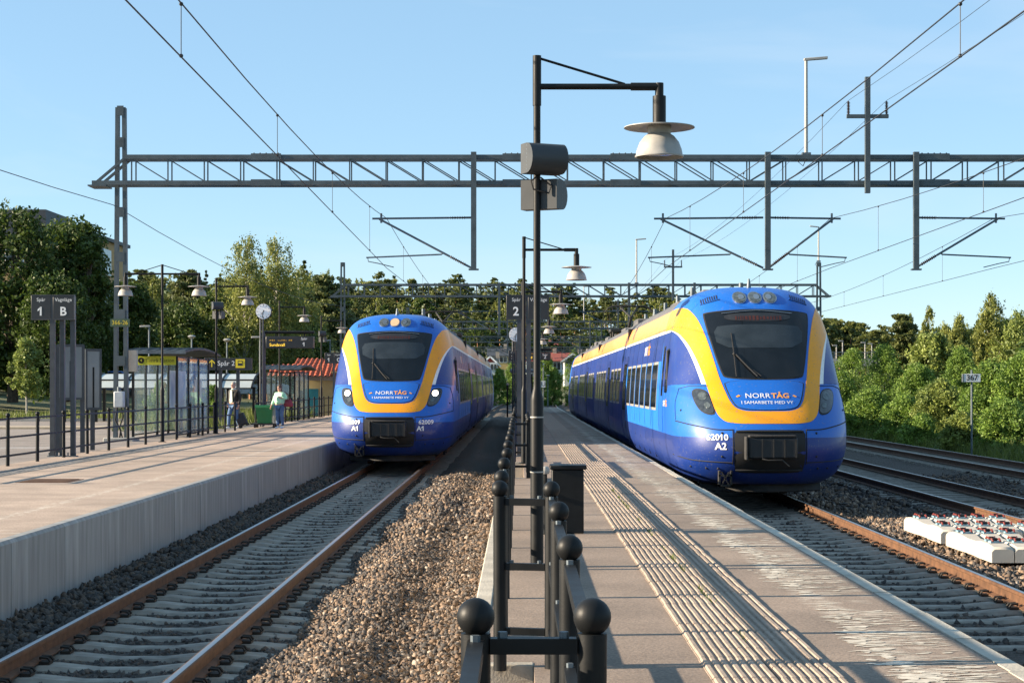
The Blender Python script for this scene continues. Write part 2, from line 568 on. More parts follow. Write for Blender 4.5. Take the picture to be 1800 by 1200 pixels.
X = np.concatenate([a[0] for a in sets]); Yv = np.concatenate([a[1] for a in sets]); Z = np.concatenate([a[2] for a in sets]); R = np.concatenate([a[3] for a in sets])
n = len(X)
q = RNG.normal(size=(n, 4)); q /= np.linalg.norm(q, axis=1)[:, None]
w_, x_, y_, z_ = q.T
Rm = np.stack([np.stack([1 - 2 * (y_ * y_ + z_ * z_), 2 * (x_ * y_ - z_ * w_), 2 * (x_ * z_ + y_ * w_)], 1),
               np.stack([2 * (x_ * y_ + z_ * w_), 1 - 2 * (x_ * x_ + z_ * z_), 2 * (y_ * z_ - x_ * w_)], 1),
               np.stack([2 * (x_ * z_ - y_ * w_), 2 * (y_ * z_ + x_ * w_), 1 - 2 * (x_ * x_ + y_ * y_)], 1)], 1)
which = RNG.integers(0, len(ROCKS), n)
VV, FF, TT, base_ = [], [], [], 0
ti = RNG.random(n)
br = ((np.abs(X - C1) < 1.22) | (np.abs(X - C2) < 1.22)); ti[br] *= 0.45; ti[X < -4.0] *= 0.55; ti[X > 7.2] *= 0.6      # darker stones between the rails; shade painted into those by the wall and far right
for k, (rv, rf_) in enumerate(ROCKS):
    i = np.nonzero(which == k)[0]
    v_ = np.einsum('nij,kj->nki', Rm[i], rv) * (R[i] * 1.12)[:, None, None] + np.stack([X[i], Yv[i], Z[i]], 1)[:, None, :]
    FF.append((rf_[None] + (np.arange(len(i)) * len(rv))[:, None, None]).reshape(-1, 3) + base_)
    VV.append(v_.reshape(-1, 3)); TT.append(np.repeat(ti[i], len(rv)))
    base_ += len(VV[-1])
M_stone = bpy.data.materials.new('ballast_stone')
M_stone.use_nodes = True
nt = M_stone.node_tree
b = nt.nodes['Principled BSDF']
at = _n(nt, 'ShaderNodeAttribute', attribute_name='tint')
cr = _n(nt, 'ShaderNodeValToRGB')
cr.color_ramp.interpolation = 'LINEAR'
els = cr.color_ramp.elements
els[0].position = 0; els[0].color = (0.045, 0.042, 0.04, 1)
els[1].position = 1; els[1].color = (0.37, 0.31, 0.25, 1)
for p_, c_ in ((0.25, (0.085, 0.074, 0.066, 1)), (0.5, (0.125, 0.087, 0.060, 1)), (0.72, (0.175, 0.115, 0.074, 1)), (0.9, (0.24, 0.17, 0.115, 1))):
    e = els.new(p_); e.color = c_
nt.links.new(at.outputs['Fac'], cr.inputs[0])
nt.links.new(cr.outputs[0], b.inputs['Base Color'])
b.inputs['Roughness'].default_value = 0.85
me = np_mesh('ballast_stones', np.concatenate(VV), np.concatenate(FF), M_stone, tint=np.concatenate(TT))
tag(link('ballast_stones', me), kind='stuff')

# ---- tracks
def rail_profile():
    # (x, z, shiny) half outline of a flat-bottomed rail, head top at 0
    h = [(-0.036, -0.006), (-0.024, 0.0), (0.024, 0.0), (0.036, -0.006), (0.037, -0.035), (0.010, -0.05), (0.010, -0.125), (0.068, -0.148), (0.07, -0.16), (-0.07, -0.16), (-0.068, -0.148), (-0.010, -0.125), (-0.010, -0.05), (-0.037, -0.035)]
    return h
def rail_mesh(xc, y0, y1):
    pr = rail_profile()
    ys = [y0] + [y for y in np.arange(y0 + 10, 150, 20.0)] + list(np.arange(150, y1, 12.0)) + [y1]
    ys = sorted(set(float(y) for y in ys if y0 <= y <= y1))
    b = MB()
    n = len(pr)
    vs = [(xc + p[0] + bend(y), y, p[1]) for y in ys for p in pr]
    o = 0
    b.v = vs
    for i in range(len(ys) - 1):
        for k in range(n):
            b.f.append((i * n + k, i * n + (k + 1) % n, (i + 1) * n + (k + 1) % n, (i + 1) * n + k))
            b.m.append(0 if k == 1 else 1)
    b.f.append(tuple(range(n))); b.m.append(1)
    return b
M_sleeper = mat('sleeper_concrete', (0.25, 0.23, 0.195), 0.88, var=0.3, scale=6, bump=0.3, bscale=50, rnd=0.12)
def sleeper_mesh(name, m):
    b = MB()
    st = [(-1.25, -0.225), (-1.22, -0.195), (-0.95, -0.172), (-0.55, -0.172), (-0.2, -0.205), (0.2, -0.205), (0.55, -0.172), (0.95, -0.172), (1.22, -0.195), (1.25, -0.225)]
    rows = []
    for x, z in st:
        w = 0.145 if abs(x) > 0.4 else 0.12
        rows.append([(x, -w, -0.40), (x, -w, z - 0.035), (x, -w + 0.035, z), (x, w - 0.035, z), (x, w, z - 0.035), (x, w, -0.40)])
    b.grid(rows)
    k = len(b.v) - 6
    b.f += [(0, 1, 2, 3, 4, 5), tuple(range(k + 5, k - 1, -1))]
    b.m += [0, 0]
    return b.mesh(name, m)
ME_sleeper = sleeper_mesh('sleeper', M_sleeper)
M_clip = mat('rail_clip_steel', (0.03, 0.026, 0.022), 0.6, 0.5)
def clip_mesh(name, ms):
    b = MB()
    b.bb(-0.045, 0.045, -0.06, 0.06, -0.005, 0.02)
    pts = [(0.05, -0.05, 0.02), (0.03, -0.045, 0.05), (-0.04, -0.04, 0.055), (-0.05, 0, 0.04), (-0.04, 0.04, 0.055), (0.03, 0.045, 0.05), (0.05, 0.05, 0.02)]
    b.tube(pts, 0.012, 5, mi=len(ms) - 1)
    return b.mesh(name, ms)
ME_clip = clip_mesh('rail_clip', [M_clip])
def track(cx, y_first, y_last, n_single, phase, sleepers_to, clips=0):
    t = setting('railway_track', (cx, 0, 0))
    for sgn in (-1, 1):
        rail_mesh(cx + sgn * 0.754, y_first, y_last).build('rail', [M_steel, M_rust], t)
    y = phase
    k = 0
    far = MB()
    while y < sleepers_to:
        if k < n_single:
            s = link('sleeper', ME_sleeper, t, (RNG.normal() * 0.01, y, RNG.normal() * 0.003), (0, 0, RNG.normal() * 0.004))
            if k < clips:
                for x in (-0.87, -0.64, 0.64, 0.87):
                    link('rail_clip', ME_clip, s, (x, 0, -0.165), (0, 0, 0 if (x in (-0.64, 0.87)) else PI))
        else:
            far.bb(cx - 1.25 + bend(y), cx + 1.25 + bend(y), y - 0.13, y + 0.13, -0.4, -0.18)
        y += 0.6
        k += 1
    if far.f:
        tag(far.build('far_sleepers', M_sleeper, t), kind='stuff')
    return t
track(C1, 3, 600, 58, S0, 130, 56)
track(C2, 3, 600, 40, S0 + 3.6, 60, 36)
track(C3, 10, 600, 28, 19.4, 130, 0)
track(C4, 10, 600, 28, 27.0, 130, 0)

# ---- left platform: asphalt top, concrete face panels
XW = -5.02
M_plat1, colsrc = tarmac('platform_asphalt_pink', (0.38, 0.29, 0.225))
def paint_mix(m, colsrc, build_mask, paint):
    nt = m.node_tree
    b = nt.nodes['Principled BSDF']
    tc = _n(nt, 'ShaderNodeTexCoord')
    sp = _n(nt, 'ShaderNodeSeparateXYZ')
    nt.links.new(tc.outputs['Object'], sp.inputs[0])
    mask = build_mask(nt, tc, sp)
    mx = _n(nt, 'ShaderNodeMix', data_type='RGBA')
    mx.inputs['B'].default_value = (*paint, 1)
    nt.links.new(mask, mx.inputs['Factor'])
    nt.links.new(colsrc, mx.inputs['A'])
    nt.links.new(mx.outputs['Result'], b.inputs['Base Color'])
    return mx.outputs['Result']
def M_(nt, op, a, b=None, c=None, clamp=False):
    n = _n(nt, 'ShaderNodeMath', operation=op)
    n.use_clamp = clamp
    for i, v in enumerate((a, b, c)):
        if v is None: continue
        if isinstance(v, (int, float)):
            n.inputs[i].default_value = v
        else:
            nt.links.new(v, n.inputs[i])
    return n.outputs[0]
def noise(nt, tc, scale, stretch=(1, 1, 1), detail=5):
    mp = _n(nt, 'ShaderNodeMapping')
    mp.inputs['Scale'].default_value = stretch
    mp.inputs['Rotation'].default_value = (0, 0, 0.3 if stretch[1] > 1.5 else 0)
    nt.links.new(tc.outputs['Object'], mp.inputs[0])
    n = _n(nt, 'ShaderNodeTexNoise')
    n.inputs['Scale'].default_value = scale
    n.inputs['Detail'].default_value = detail
    nt.links.new(mp.outputs[0], n.inputs['Vector'])
    return n.outputs['Fac']
def step(nt, v, lo, hi):
    n = _n(nt, 'ShaderNodeMapRange')
    n.inputs[1].default_value = lo; n.inputs[2].default_value = hi
    nt.links.new(v, n.inputs[0])
    return n.outputs[0]
def mask1(nt, tc, sp):   # worn line 0.85 m from the left platform's edge and cracks filled with lighter dust
    band = step(nt, M_(nt, 'ABSOLUTE', M_(nt, 'SUBTRACT', sp.outputs[0], XW - 0.95)), 0.13, 0.02)
    worn = step(nt, noise(nt, tc, 14, (1, 0.8, 1)), 0.47, 0.6)
    cr = step(nt, noise(nt, tc, 4.5, (0.35, 3.2, 1), 3), 0.66, 0.69)
    edge = step(nt, M_(nt, 'ABSOLUTE', M_(nt, 'SUBTRACT', sp.outputs[0], XW - 0.45)), 0.55, 0.4)
    return M_(nt, 'MULTIPLY', M_(nt, 'MAXIMUM', M_(nt, 'MULTIPLY', band, worn), M_(nt, 'MULTIPLY', cr, edge)), 0.55)
paint_mix(M_plat1, colsrc, mask1, (0.6, 0.55, 0.47))
p1 = MB().bb(-9.95, XW - 0.14, 3, 125, -0.4, HP).build('platform', M_plat1)
tag(p1, kind='structure')
M_panel = mat('face_concrete', (0.26, 0.262, 0.256), 0.8, var=0.30, scale=2.2, bump=0.2, bscale=40, rnd=0.1, stretch=(1, 3, 0.35))
b = MB()
pr = [(XW, -0.40), (XW, HP - 0.03), (XW - 0.03, HP + 0.006), (XW - 0.13, HP + 0.006), (XW - 0.14, HP - 0.02), (XW - 0.14, -0.40)]
b.prism(pr, 0.007, 2.053, 'y')
ME_panel = b.mesh('face_panel', M_panel)
for k in range(54):
    link('face_panel', ME_panel, p1, (RNG.normal() * 0.003, 11.25 + 2.06 * k, 0))
# strip of setts along the fence
M_sett, _ = tarmac('granite_setts', (0.15, 0.145, 0.14), 0.35)
vo = _n(M_sett.node_tree, 'ShaderNodeTexVoronoi')
vo.inputs['Scale'].default_value = 9
vb = _n(M_sett.node_tree, 'ShaderNodeBump'); vb.inputs['Strength'].default_value = 1.0; vb.inputs['Distance'].default_value = 0.03; vb.invert = True
tcv = _n(M_sett.node_tree, 'ShaderNodeTexCoord')
M_sett.node_tree.links.new(tcv.outputs['Object'], vo.inputs['Vector'])
M_sett.node_tree.links.new(vo.outputs['Distance'], vb.inputs['Height'])
M_sett.node_tree.links.new(vb.outputs[0], M_sett.node_tree.nodes['Principled BSDF'].inputs['Normal'])
tag(MB().bb(-9.3, -8.72, 20, 124, HP - 0.05, HP + 0.004).build('sett_strip', M_sett, p1), kind='stuff')

# ---- right platform
XE = 2.74
M_plat2, colsrc = tarmac('platform_asphalt_brown', (0.235, 0.180, 0.140))
def mask2(nt, tc, sp):
    x = sp.outputs[0]
    # ragged old safety line and streaks of paint scraped towards the edge
    wob = M_(nt, 'MULTIPLY', M_(nt, 'SUBTRACT', noise(nt, tc, 0.8, (0.2, 1, 1), 2), 0.5), 0.25)
    xx = M_(nt, 'ADD', x, wob)
    core = step(nt, M_(nt, 'ABSOLUTE', M_(nt, 'SUBTRACT', xx, 2.12)), 0.13, 0.05)
    n1 = step(nt, noise(nt, tc, 5, (1.0, 2.6, 1), 5), 0.50, 0.52)
    st = step(nt, noise(nt, tc, 2.6, (0.8, 3.6, 1), 5), 0.555, 0.57)
    rng = M_(nt, 'MULTIPLY', step(nt, xx, 2.08, 2.16), step(nt, xx, 2.66, 2.35))
    n2 = step(nt, noise(nt, tc, 9, (1, 2, 1), 4), 0.42, 0.45)
    a = M_(nt, 'MULTIPLY', core, n1)
    c = M_(nt, 'MULTIPLY', M_(nt, 'MULTIPLY', st, rng), n2)
    return M_(nt, 'MULTIPLY', M_(nt, 'MAXIMUM', a, c), 0.4)
paint_mix(M_plat2, colsrc, mask2, (0.60, 0.54, 0.45))
BAYS = [(1.0, 4.32), (9.62, 29.2), (35.2, 55.0), (61.0, 81.0), (87, 107)]
b = MB().bb(0.08, XE - 0.13, 1, 126, -0.4, HP)
for y0, y1 in BAYS:
    b.bb(-0.19, 0.08, y0 + 0.1, y1 - 0.1, -0.4, HP)
p2 = b.build('platform', M_plat2)
tag(p2, kind='structure')
M_edge = mat('edge_stone', (0.42, 0.385, 0.32), 0.85, var=0.2, scale=4, bump=0.25, bscale=50, rnd=0.1)
pr = [(XE - 0.13, -0.4), (XE - 0.13, HP + 0.004), (XE - 0.02, HP + 0.004), (XE, HP - 0.02), (XE, -0.4)]
ME_edge = MB().prism(pr, 0.004, 1.196, 'y').mesh('edge_stone', M_edge)
for k in range(98):
    link('edge_stone', ME_edge, p2, (RNG.normal() * 0.004, 8.2 + 1.2 * k, RNG.normal() * 0.002))
for y0, y1 in BAYS:
    MB().bb(-0.31, -0.19, y0, y1, -0.4, HP + 0.006).build('bay_kerb', M_edge, p2, bevel=0.01)
    for ya in (y0, y1 - 0.1):
        MB().bb(-0.19, 0.08, ya, ya + 0.1, -0.4, HP + 0.004).build('bay_kerb', M_edge, p2, bevel=0.008)
# flakes of the old white safety line, scraped towards the edge
wf, wv, wt = [], [], []
nfl = 2600
fy = 8.6 + (RNG.random(nfl) ** 1.5) * 50
k1 = RNG.random(nfl) < 0.55
fx = np.where(k1, 2.10 + RNG.normal(size=nfl) * 0.06 + 0.05 * np.sin(fy * 1.7), 2.16 + RNG.random(nfl) ** 0.8 * 0.42)
fl = np.where(k1, 0.03 + 0.10 * RNG.random(nfl) ** 2, 0.05 + 0.16 * RNG.random(nfl) ** 2)
fw = np.where(k1, 0.012 + 0.03 * RNG.random(nfl) ** 2, 0.006 + 0.014 * RNG.random(nfl) ** 2) * (1 + fy / 60)
fa = np.where(RNG.random(nfl) < 0.5, 0.28, -0.22) + RNG.normal(size=nfl) * 0.12
keep = (fx + fl < 2.61) & (fx - fl > 1.86) & (np.sin(fy * 0.9) + np.sin(fy * 2.3 + 1) + RNG.normal(size=nfl) * 0.7 > -0.9)
for i in np.nonzero(keep)[0]:
    o_ = len(wv)
    for q in range(9):
        t_ = 2 * PI * q / 9
        rx, ry = fl[i] * math.cos(t_) * RNG.uniform(0.55, 1.1), fw[i] * math.sin(t_) * RNG.uniform(0.4, 1.4)
        wv.append((fx[i] + rx * math.cos(fa[i]) - ry * math.sin(fa[i]), fy[i] + rx * math.sin(fa[i]) + ry * math.cos(fa[i]), HP + 0.002 + 0.002 * (i % 97) / 97))
    wf.append(tuple(range(o_, o_ + 9)))
b = MB(); b.v = wv; b.f = wf; b.m = [0] * len(wf)
tag(b.build('worn_line', mat('worn_white_line', (0.52, 0.47, 0.39), 0.85, var=0.25, scale=14), p2, smooth=False, fixn=False), kind='stuff')
# ribbed guidance tiles
M_tile = mat('guide_tile', (0.305, 0.24, 0.188), 0.85, var=0.15, scale=9, bump=0.2, bscale=120, rnd=0.09)
b = MB()
T = 0.345
prof = [(-T / 2, 0.0), (-T / 2, 0.004)]
for k in range(7):
    x = -T / 2 + T / 7 * (k + 0.5)
    prof += [(x - 0.0165, 0.004), (x - 0.010, 0.0165), (x + 0.010, 0.0165), (x + 0.0165, 0.004)]
prof += [(T / 2, 0.004), (T / 2, 0.0)]
b.grid([[(x, -0.171, z) for x, z in prof], [(x, 0.171, z) for x, z in prof]])
b.f.append(tuple(range(len(prof)))); b.m.append(0)
ME_tile = b.mesh('guide_tile', M_tile, smooth=False)
for k in range(149):
    for x in (1.168, 1.517):
        link('guide_tile', ME_tile, p2, (x + RNG.normal() * 0.002, 8.6 + 0.346 * k, HP + 0.001 + abs(RNG.normal()) * 0.002), (RNG.normal() * 0.003, RNG.normal() * 0.003, 0))
b = MB()
for x in (1.168, 1.517):
    b.grid([[(x + px_, 60.2, HP + 0.001 + z) for px_, z in prof], [(x + px_, 125, HP + 0.001 + z) for px_, z in prof]])
tag(b.build('far_guide_tiles', M_tile, p2), kind='stuff')
# weeds in the joint between the tiles
M_weed = leaf_mat('weed', (0.10, 0.15, 0.03))
def blades(n, xf, yf, zf, h, w):
    x = xf(n); y = yf(n); z = zf(x, y)
    a = RNG.random(n) * 2 * PI
    hh = h * (0.4 + 0.9 * RNG.random(n))
    lx = RNG.normal(size=n) * hh * 0.35; ly = RNG.normal(size=n) * hh * 0.35
    V = np.stack([np.stack([x - np.cos(a) * w, y - np.sin(a) * w, z], 1), np.stack([x + np.cos(a) * w, y + np.sin(a) * w, z], 1), np.stack([x + lx, y + ly, z + hh], 1)], 1)
    return V.reshape(-1, 3), np.arange(3 * n).reshape(-1, 3), np.repeat(RNG.random(n), 3)
cl = RNG.random(26) * 16 + 10
V, Ft, tn = blades(380, lambda n: 1.3425 + RNG.normal(size=n) * 0.012, lambda n: cl[RNG.integers(0, 26, n)] + RNG.normal(size=n) * 0.12, lambda x, y: np.full(len(x), HP), 0.05, 0.004)
tag(link('weeds', np_mesh('weeds', V, Ft, M_weed, tint=tn)), kind='stuff')
# grass along the far side of the tracks and on the verges
M_grass = leaf_mat('grass_blade', (0.11, 0.15, 0.035))
V1, F1, t1 = blades(16000, lambda n: 15.7 + np.abs(RNG.normal(size=n)) * 1.6, lambda n: 40 + RNG.random(n) ** 1.4 * 110, lambda x, y: np.array([hill(a, c) for a, c in zip(x, y)]) - 0.02, 0.55, 0.016)
V2, F2, t2 = blades(9000, lambda n: -38 + RNG.random(n) * 26, lambda n: 77.5 + RNG.random(n) * 8.2, lambda x, y: np.full(len(x), 0.65), 0.35, 0.02)
V3, F3, t3 = blades(7000, lambda n: -14 + RNG.random(n) * 3.4, lambda n: 60 + RNG.random(n) * 60, lambda x, y: np.full(len(x), 0.6), 0.5, 0.02)
tag(link('grass', np_mesh('grass', np.concatenate([V1, V2, V3]), np.concatenate([F1, F2 + len(V1), F3 + len(V1) + len(V2)]), M_grass, tint=np.concatenate([t1, t2, t3]))), kind='stuff')
# ================================================================== trains
class Herm:
    def __init__(s, xs, ys):
        s.x = np.array(xs, float); s.y = np.array(ys, float)
        d = np.diff(s.y) / np.diff(s.x)
        m = np.zeros(len(xs))
        m[1:-1] = np.where(d[:-1] * d[1:] > 0, 2 * d[:-1] * d[1:] / np.where(d[:-1] + d[1:] == 0, 1, d[:-1] + d[1:]), 0)
        m[0] = d[0]; m[-1] = d[-1]
        s.m = m
    def __call__(s, q):
        q = min(max(q, s.x[0]), s.x[-1])
        i = min(max(int(np.searchsorted(s.x, q)) - 1, 0), len(s.x) - 2)
        h = s.x[i + 1] - s.x[i]; t = (q - s.x[i]) / h
        return float((2 * t**3 - 3 * t**2 + 1) * s.y[i] + (t**3 - 2 * t**2 + t) * h * s.m[i] + (-2 * t**3 + 3 * t**2) * s.y[i + 1] + (t**3 - t**2) * h * s.m[i + 1])
PROF = [(1.20, 0.36), (1.42, 0.50), (1.56, 0.78), (1.62, 1.15), (1.63, 1.6), (1.61, 2.1), (1.565, 2.65), (1.50, 3.15), (1.415, 3.5), (1.27, 3.78), (1.02, 3.97), (0.62, 4.085), (0.25, 4.125), (0.0, 4.13)]
vv = [0.0]
for a, b_ in zip(PROF[:-1], PROF[1:]):
    vv.append(vv[-1] + math.hypot(b_[0] - a[0], b_[1] - a[1]))
HW, HZ = Herm(vv, [p[0] for p in PROF]), Herm(vv, [p[1] for p in PROF])
VD = np.linspace(0, vv[-1], 900)
WD = np.array([HW(v) for v in VD]); ZD = np.array([HZ(v) for v in VD])
def Wz(z): return float(np.interp(z, ZD, WD))
Y0 = Herm([0.36, 0.5, 0.78, 1.0, 1.3, 1.5, 1.75, 2.0, 2.25, 2.5, 2.8, 3.2, 3.5, 3.75, 3.9, 4.0, 4.085, 4.13],
          [1.0, 0.74, 0.47, 0.40, 0.44, 0.54, 0.74, 0.97, 1.22, 1.43, 1.66, 1.96, 2.20, 2.44, 2.68, 2.95, 3.5, 4.3])
def Dz(z): return 1.85 * (max(Wz(z), 0) / 1.6) ** 0.7
NN = 2.7
def Q(th, z, off=0.0):
    def q(th, z):
        w = Wz(z); a = abs(th); sg = 1 if th >= 0 else -1
        if a <= PI / 2:
            return Vector((sg * w * math.sin(a) ** (2 / NN), Y0(z) + Dz(z) * (1 - max(math.cos(a), 0) ** (2 / NN)), z))
        return Vector((sg * w, Y0(z) + Dz(z) + a - PI / 2, z))
    p = q(th, z)
    if off:
        e = 0.03
        dt = q(th + e, z) - q(th - e, z)
        dz = q(th, min(z + e, 4.129)) - q(th, max(z - e, 0.361))
        n = dt.cross(dz).normalized()
        if n.dot(Vector((p.x * 0.6, -1.0 if abs(th) < PI / 2 else 0, 0.3 * (z - 2)))) < 0:
            n = -n
        p = p + n * off
    return p
def TH(x, z):
    w = Wz(z)
    r = min(abs(x) / w, 1.0)
    return math.copysign(math.asin(min(1.0, r ** (NN / 2))), x)
def S(x, z, off=0.0):
    return Q(TH(x, z), z, off)
def chaikin(poly, it=3, closed=True):
    for _ in range(it):
        out = []
        n = len(poly)
        for i in range(n if closed else n - 1):
            a = poly[i]; b_ = poly[(i + 1) % n]
            out += [(a[0] * .75 + b_[0] * .25, a[1] * .75 + b_[1] * .25), (a[0] * .25 + b_[0] * .75, a[1] * .25 + b_[1] * .75)]
        poly = out if closed else [poly[0]] + out + [poly[-1]]
    return poly
def star_patch(poly, off, rings=6, back=0.02):
    """a shaped plate lying on the nose: poly in front view (x, z); its rim is drawn back into the nose"""
    cx = sum(p[0] for p in poly) / len(poly); cz = sum(p[1] for p in poly) / len(poly)
    n = len(poly)
    b = MB()
    vs = [S(cx, cz, off)]
    for r in range(1, rings + 1):
        for p in poly:
            vs.append(S(cx + (p[0] - cx) * r / rings, cz + (p[1] - cz) * r / rings, off))
    for p in poly:
        vs.append(S(p[0], p[1], -back))
    fs = [(0, 1 + k, 1 + (k + 1) % n) for k in range(n)]
    for r in range(rings):
        for k in range(n):
            a = 1 + r * n
            fs.append((a + k, a + n + k, a + n + (k + 1) % n, a + (k + 1) % n))
    return b.add(vs, fs)
def strip_patch(inner, outer, off, cols=5):
    """inner, outer: equal lists of (theta, z)"""
    rows = []
    for a, c in zip(inner, outer):
        r = [Q(a[0] + (c[0] - a[0]) * 0.0, a[1], -0.01)]
        for k in range(cols + 1):
            t = k / cols
            r.append(Q(a[0] + (c[0] - a[0]) * t, a[1] + (c[1] - a[1]) * t, off))
        r.append(Q(c[0], c[1], -0.01))
        rows.append(r)
    return MB().grid(rows)
def resample(pts, n):
    d = [0]
    for a, c in zip(pts[:-1], pts[1:]):
        d.append(d[-1] + math.hypot(c[0] - a[0], c[1] - a[1]))
    h0, h1 = Herm(d, [p[0] for p in pts]), Herm(d, [p[1] for p in pts])
    return [(h0(d[-1] * k / (n - 1)), h1(d[-1] * k / (n - 1))) for k in range(n)]
def line_on(pts, r, off=0.004, n=24):
    """thin seam or cable following the nose; pts (x, z)"""
    pts = resample(pts, n)
    return MB().tube([S(x, z, off) for x, z in pts], r, 5)

def paint(name, col, rough=0.42, coat=0.16, var=0.06, speck=0.0):
    m = mat(name, col, rough, var=var, scale=1.5, coat=coat, spec=0.4)
    nt = m.node_tree
    b = nt.nodes['Principled BSDF']
    b.inputs['Coat Roughness'].default_value = 0.09
    # road dirt: fine specks, heavier low down and on the front
    tc = _n(nt, 'ShaderNodeTexCoord')
    n1 = _n(nt, 'ShaderNodeTexNoise'); n1.inputs['Scale'].default_value = 24; n1.inputs['Detail'].default_value = 3
    nt.links.new(tc.outputs['Object'], n1.inputs['Vector'])
    n2 = _n(nt, 'ShaderNodeTexNoise'); n2.inputs['Scale'].default_value = 2.2; n2.inputs['Detail'].default_value = 5
    nt.links.new(tc.outputs['Object'], n2.inputs['Vector'])
    f = M_(nt, 'MULTIPLY', step(nt, n1.outputs['Fac'], 0.635, 0.66), 0.32 + speck)
    g2 = M_(nt, 'MULTIPLY', step(nt, n2.outputs['Fac'], 0.45, 0.75), 0.03 + speck * 0.3)
    mx = _n(nt, 'ShaderNodeMix', data_type='RGBA')
    mx.inputs['B'].default_value = (0.16, 0.15, 0.135, 1)
    nt.links.new(M_(nt, 'MAXIMUM', f, g2), mx.inputs['Factor'])
    nt.links.new(b.inputs['Base Color'].links[0].from_socket, mx.inputs['A'])
    nt.links.new(mx.outputs['Result'], b.inputs['Base Color'])
    return m
M_blue = paint('train_blue', (0.007, 0.115, 0.49))
M_lblue = paint('train_light_blue', (0.012, 0.17, 0.60))
M_navy = paint('train_navy', (0.006, 0.030, 0.19), speck=0.06)
M_tyel = paint('train_yellow', (0.82, 0.315, 0.001), 0.45, 0.2, speck=0.2)
M_orange = paint('train_orange', (0.66, 0.27, 0.06), 0.4)
M_twhite = paint('train_white', (0.72, 0.72, 0.70), 0.35)
M_roof = mat('train_roof', (0.10, 0.10, 0.105), 0.7, var=0.3, scale=3)
M_tglass = mat('train_glass', (0.008, 0.011, 0.014), 0.06, var=0.0, coat=0.3, spec=0.6)
M_tglass2 = mat('train_windscreen', (0.006, 0.008, 0.011), 0.10, var=0.3, scale=2, spec=0.4)
M_blind = mat('cab_blind', (0.020, 0.027, 0.034), 0.25, var=0.25, scale=3)
M_winframe = mat('window_frame_metal', (0.38, 0.37, 0.34), 0.4, 0.4, var=0.1)
M_rubber = mat('rubber', (0.012, 0.012, 0.013), 0.7, var=0.2)
M_under = mat('underframe', (0.022, 0.021, 0.02), 0.8, var=0.4, scale=8, bump=0.2)
M_hlglass = mat('headlight_glass', (0.035, 0.042, 0.05), 0.08, var=0.4, scale=14, coat=0.5)
M_lampoff = mat('lamp_unlit', (0.10, 0.12, 0.125), 0.12, 0.3, var=0.5, scale=16)
M_lampon = mat('headlight_lit', (0.9, 0.85, 0.75), 0.3, emit=(1.0, 0.80, 0.55), estr=3.0)
M_lampdim = mat('top_light_lit', (0.55, 0.38, 0.22), 0.3, emit=(1.0, 0.62, 0.35), estr=0.06)
M_led = mat('led_red', (0.05, 0.010, 0.006), 0.5, emit=(0.9, 0.10, 0.03), estr=0.004)
M_letter = mat('letter_white', (0.78, 0.78, 0.76), 0.5, var=0.03)
M_letter_o = mat('letter_orange', (0.80, 0.33, 0.02), 0.5, var=0.03)
M_chrome = mat('chrome_ring', (0.45, 0.46, 0.48), 0.2, 0.9, var=0.1)

def nose_text(name, s, size, x, z, parent, m, bold=False, sx=1.0, off=0.016):
    vs, fs = text_shape(s, bold)
    b = MB().add([S(x + a * size * sx, z + c * size, off) for a, c in vs], fs)
    return b.build(name, m, parent, local=True, smooth=False, fixn=False)
def nose_mesh():
    zs = sorted(set([round(float(z), 4) for z in list(np.linspace(0.36, 1.22, 14)) + list(np.linspace(1.22, 3.3, 34)) + [float(np.interp(v, VD, ZD)) for v in np.linspace(np.interp(3.3, ZD, VD), vv[-1], 22)]]))
    ths = [s * PI / 2 for s in np.linspace(-1, 1, 73)]
    ths = [ths[0] - 2.6, ths[0] - 1.3, ths[0] - 0.5] + ths + [ths[-1] + 0.5, ths[-1] + 1.3, ths[-1] + 2.6]
    b = MB()
    rows = []
    for z in zs:
        r = []
        for th in ths:
            p = Q(th, z)
            if abs(th) > PI / 2 + 2.5:
                p.y = 5.2
            r.append(p)
        rows.append(r)
    nc = len(ths)
    b.v = [tuple(p) for r in rows for p in r]
    for i in range(len(zs) - 1):
        for j in range(nc - 1):
            b.f.append((i * nc + j, (i + 1) * nc + j, (i + 1) * nc + j + 1, i * nc + j + 1))
            zm = (zs[i] + zs[i + 1]) / 2
            b.m.append(1 if zm < 1.22 else 0)
    # floor of the nose
    b.f.append(tuple(range(nc))); b.m.append(1)
    return b.mesh('nose_shell', [M_blue, M_navy], fixn=False)
ME_nose = nose_mesh()
# curves of the yellow U, in front view
IN = [(0.0, 1.69), (0.32, 1.69), (0.54, 1.735), (0.66, 1.86), (0.735, 2.06), (0.80, 2.28), (0.87, 2.6), (0.95, 2.95), (1.045, 3.28), (1.14, 3.5), (1.25, 3.645)]
OUT = [(0.0, 1.47), (0.42, 1.47), (0.74, 1.50), (0.90, 1.63), (0.975, 1.85), (1.035, 2.12), (1.08, 2.32), (1.16, 2.6), (1.265, 2.88), (1.355, 3.05), (1.43, 3.16)]
def band_curve(pts, side_z, yend=5.2):
    c = [(TH(x, z), z) for x, z in pts]
    lt, lz = c[-1]
    c += [(lt + (PI / 2 + 0.2 - lt) * 0.6, lz + (side_z - lz) * 0.75), (PI / 2 + 0.35, side_z), (PI / 2 + 1.4, side_z)]
    return resample(c, 90)
INC, OUTC = band_curve(IN, 3.70), band_curve(OUT, 3.26)
def mirror(c): return [(-a, z) for a, z in c]
WSC = chaikin([(-0.99, 3.47), (-0.93, 3.54), (0, 3.60), (0.93, 3.54), (0.99, 3.47), (0.75, 2.38), (0.66, 2.30), (0, 2.28), (-0.66, 2.30), (-0.75, 2.38)], 2)
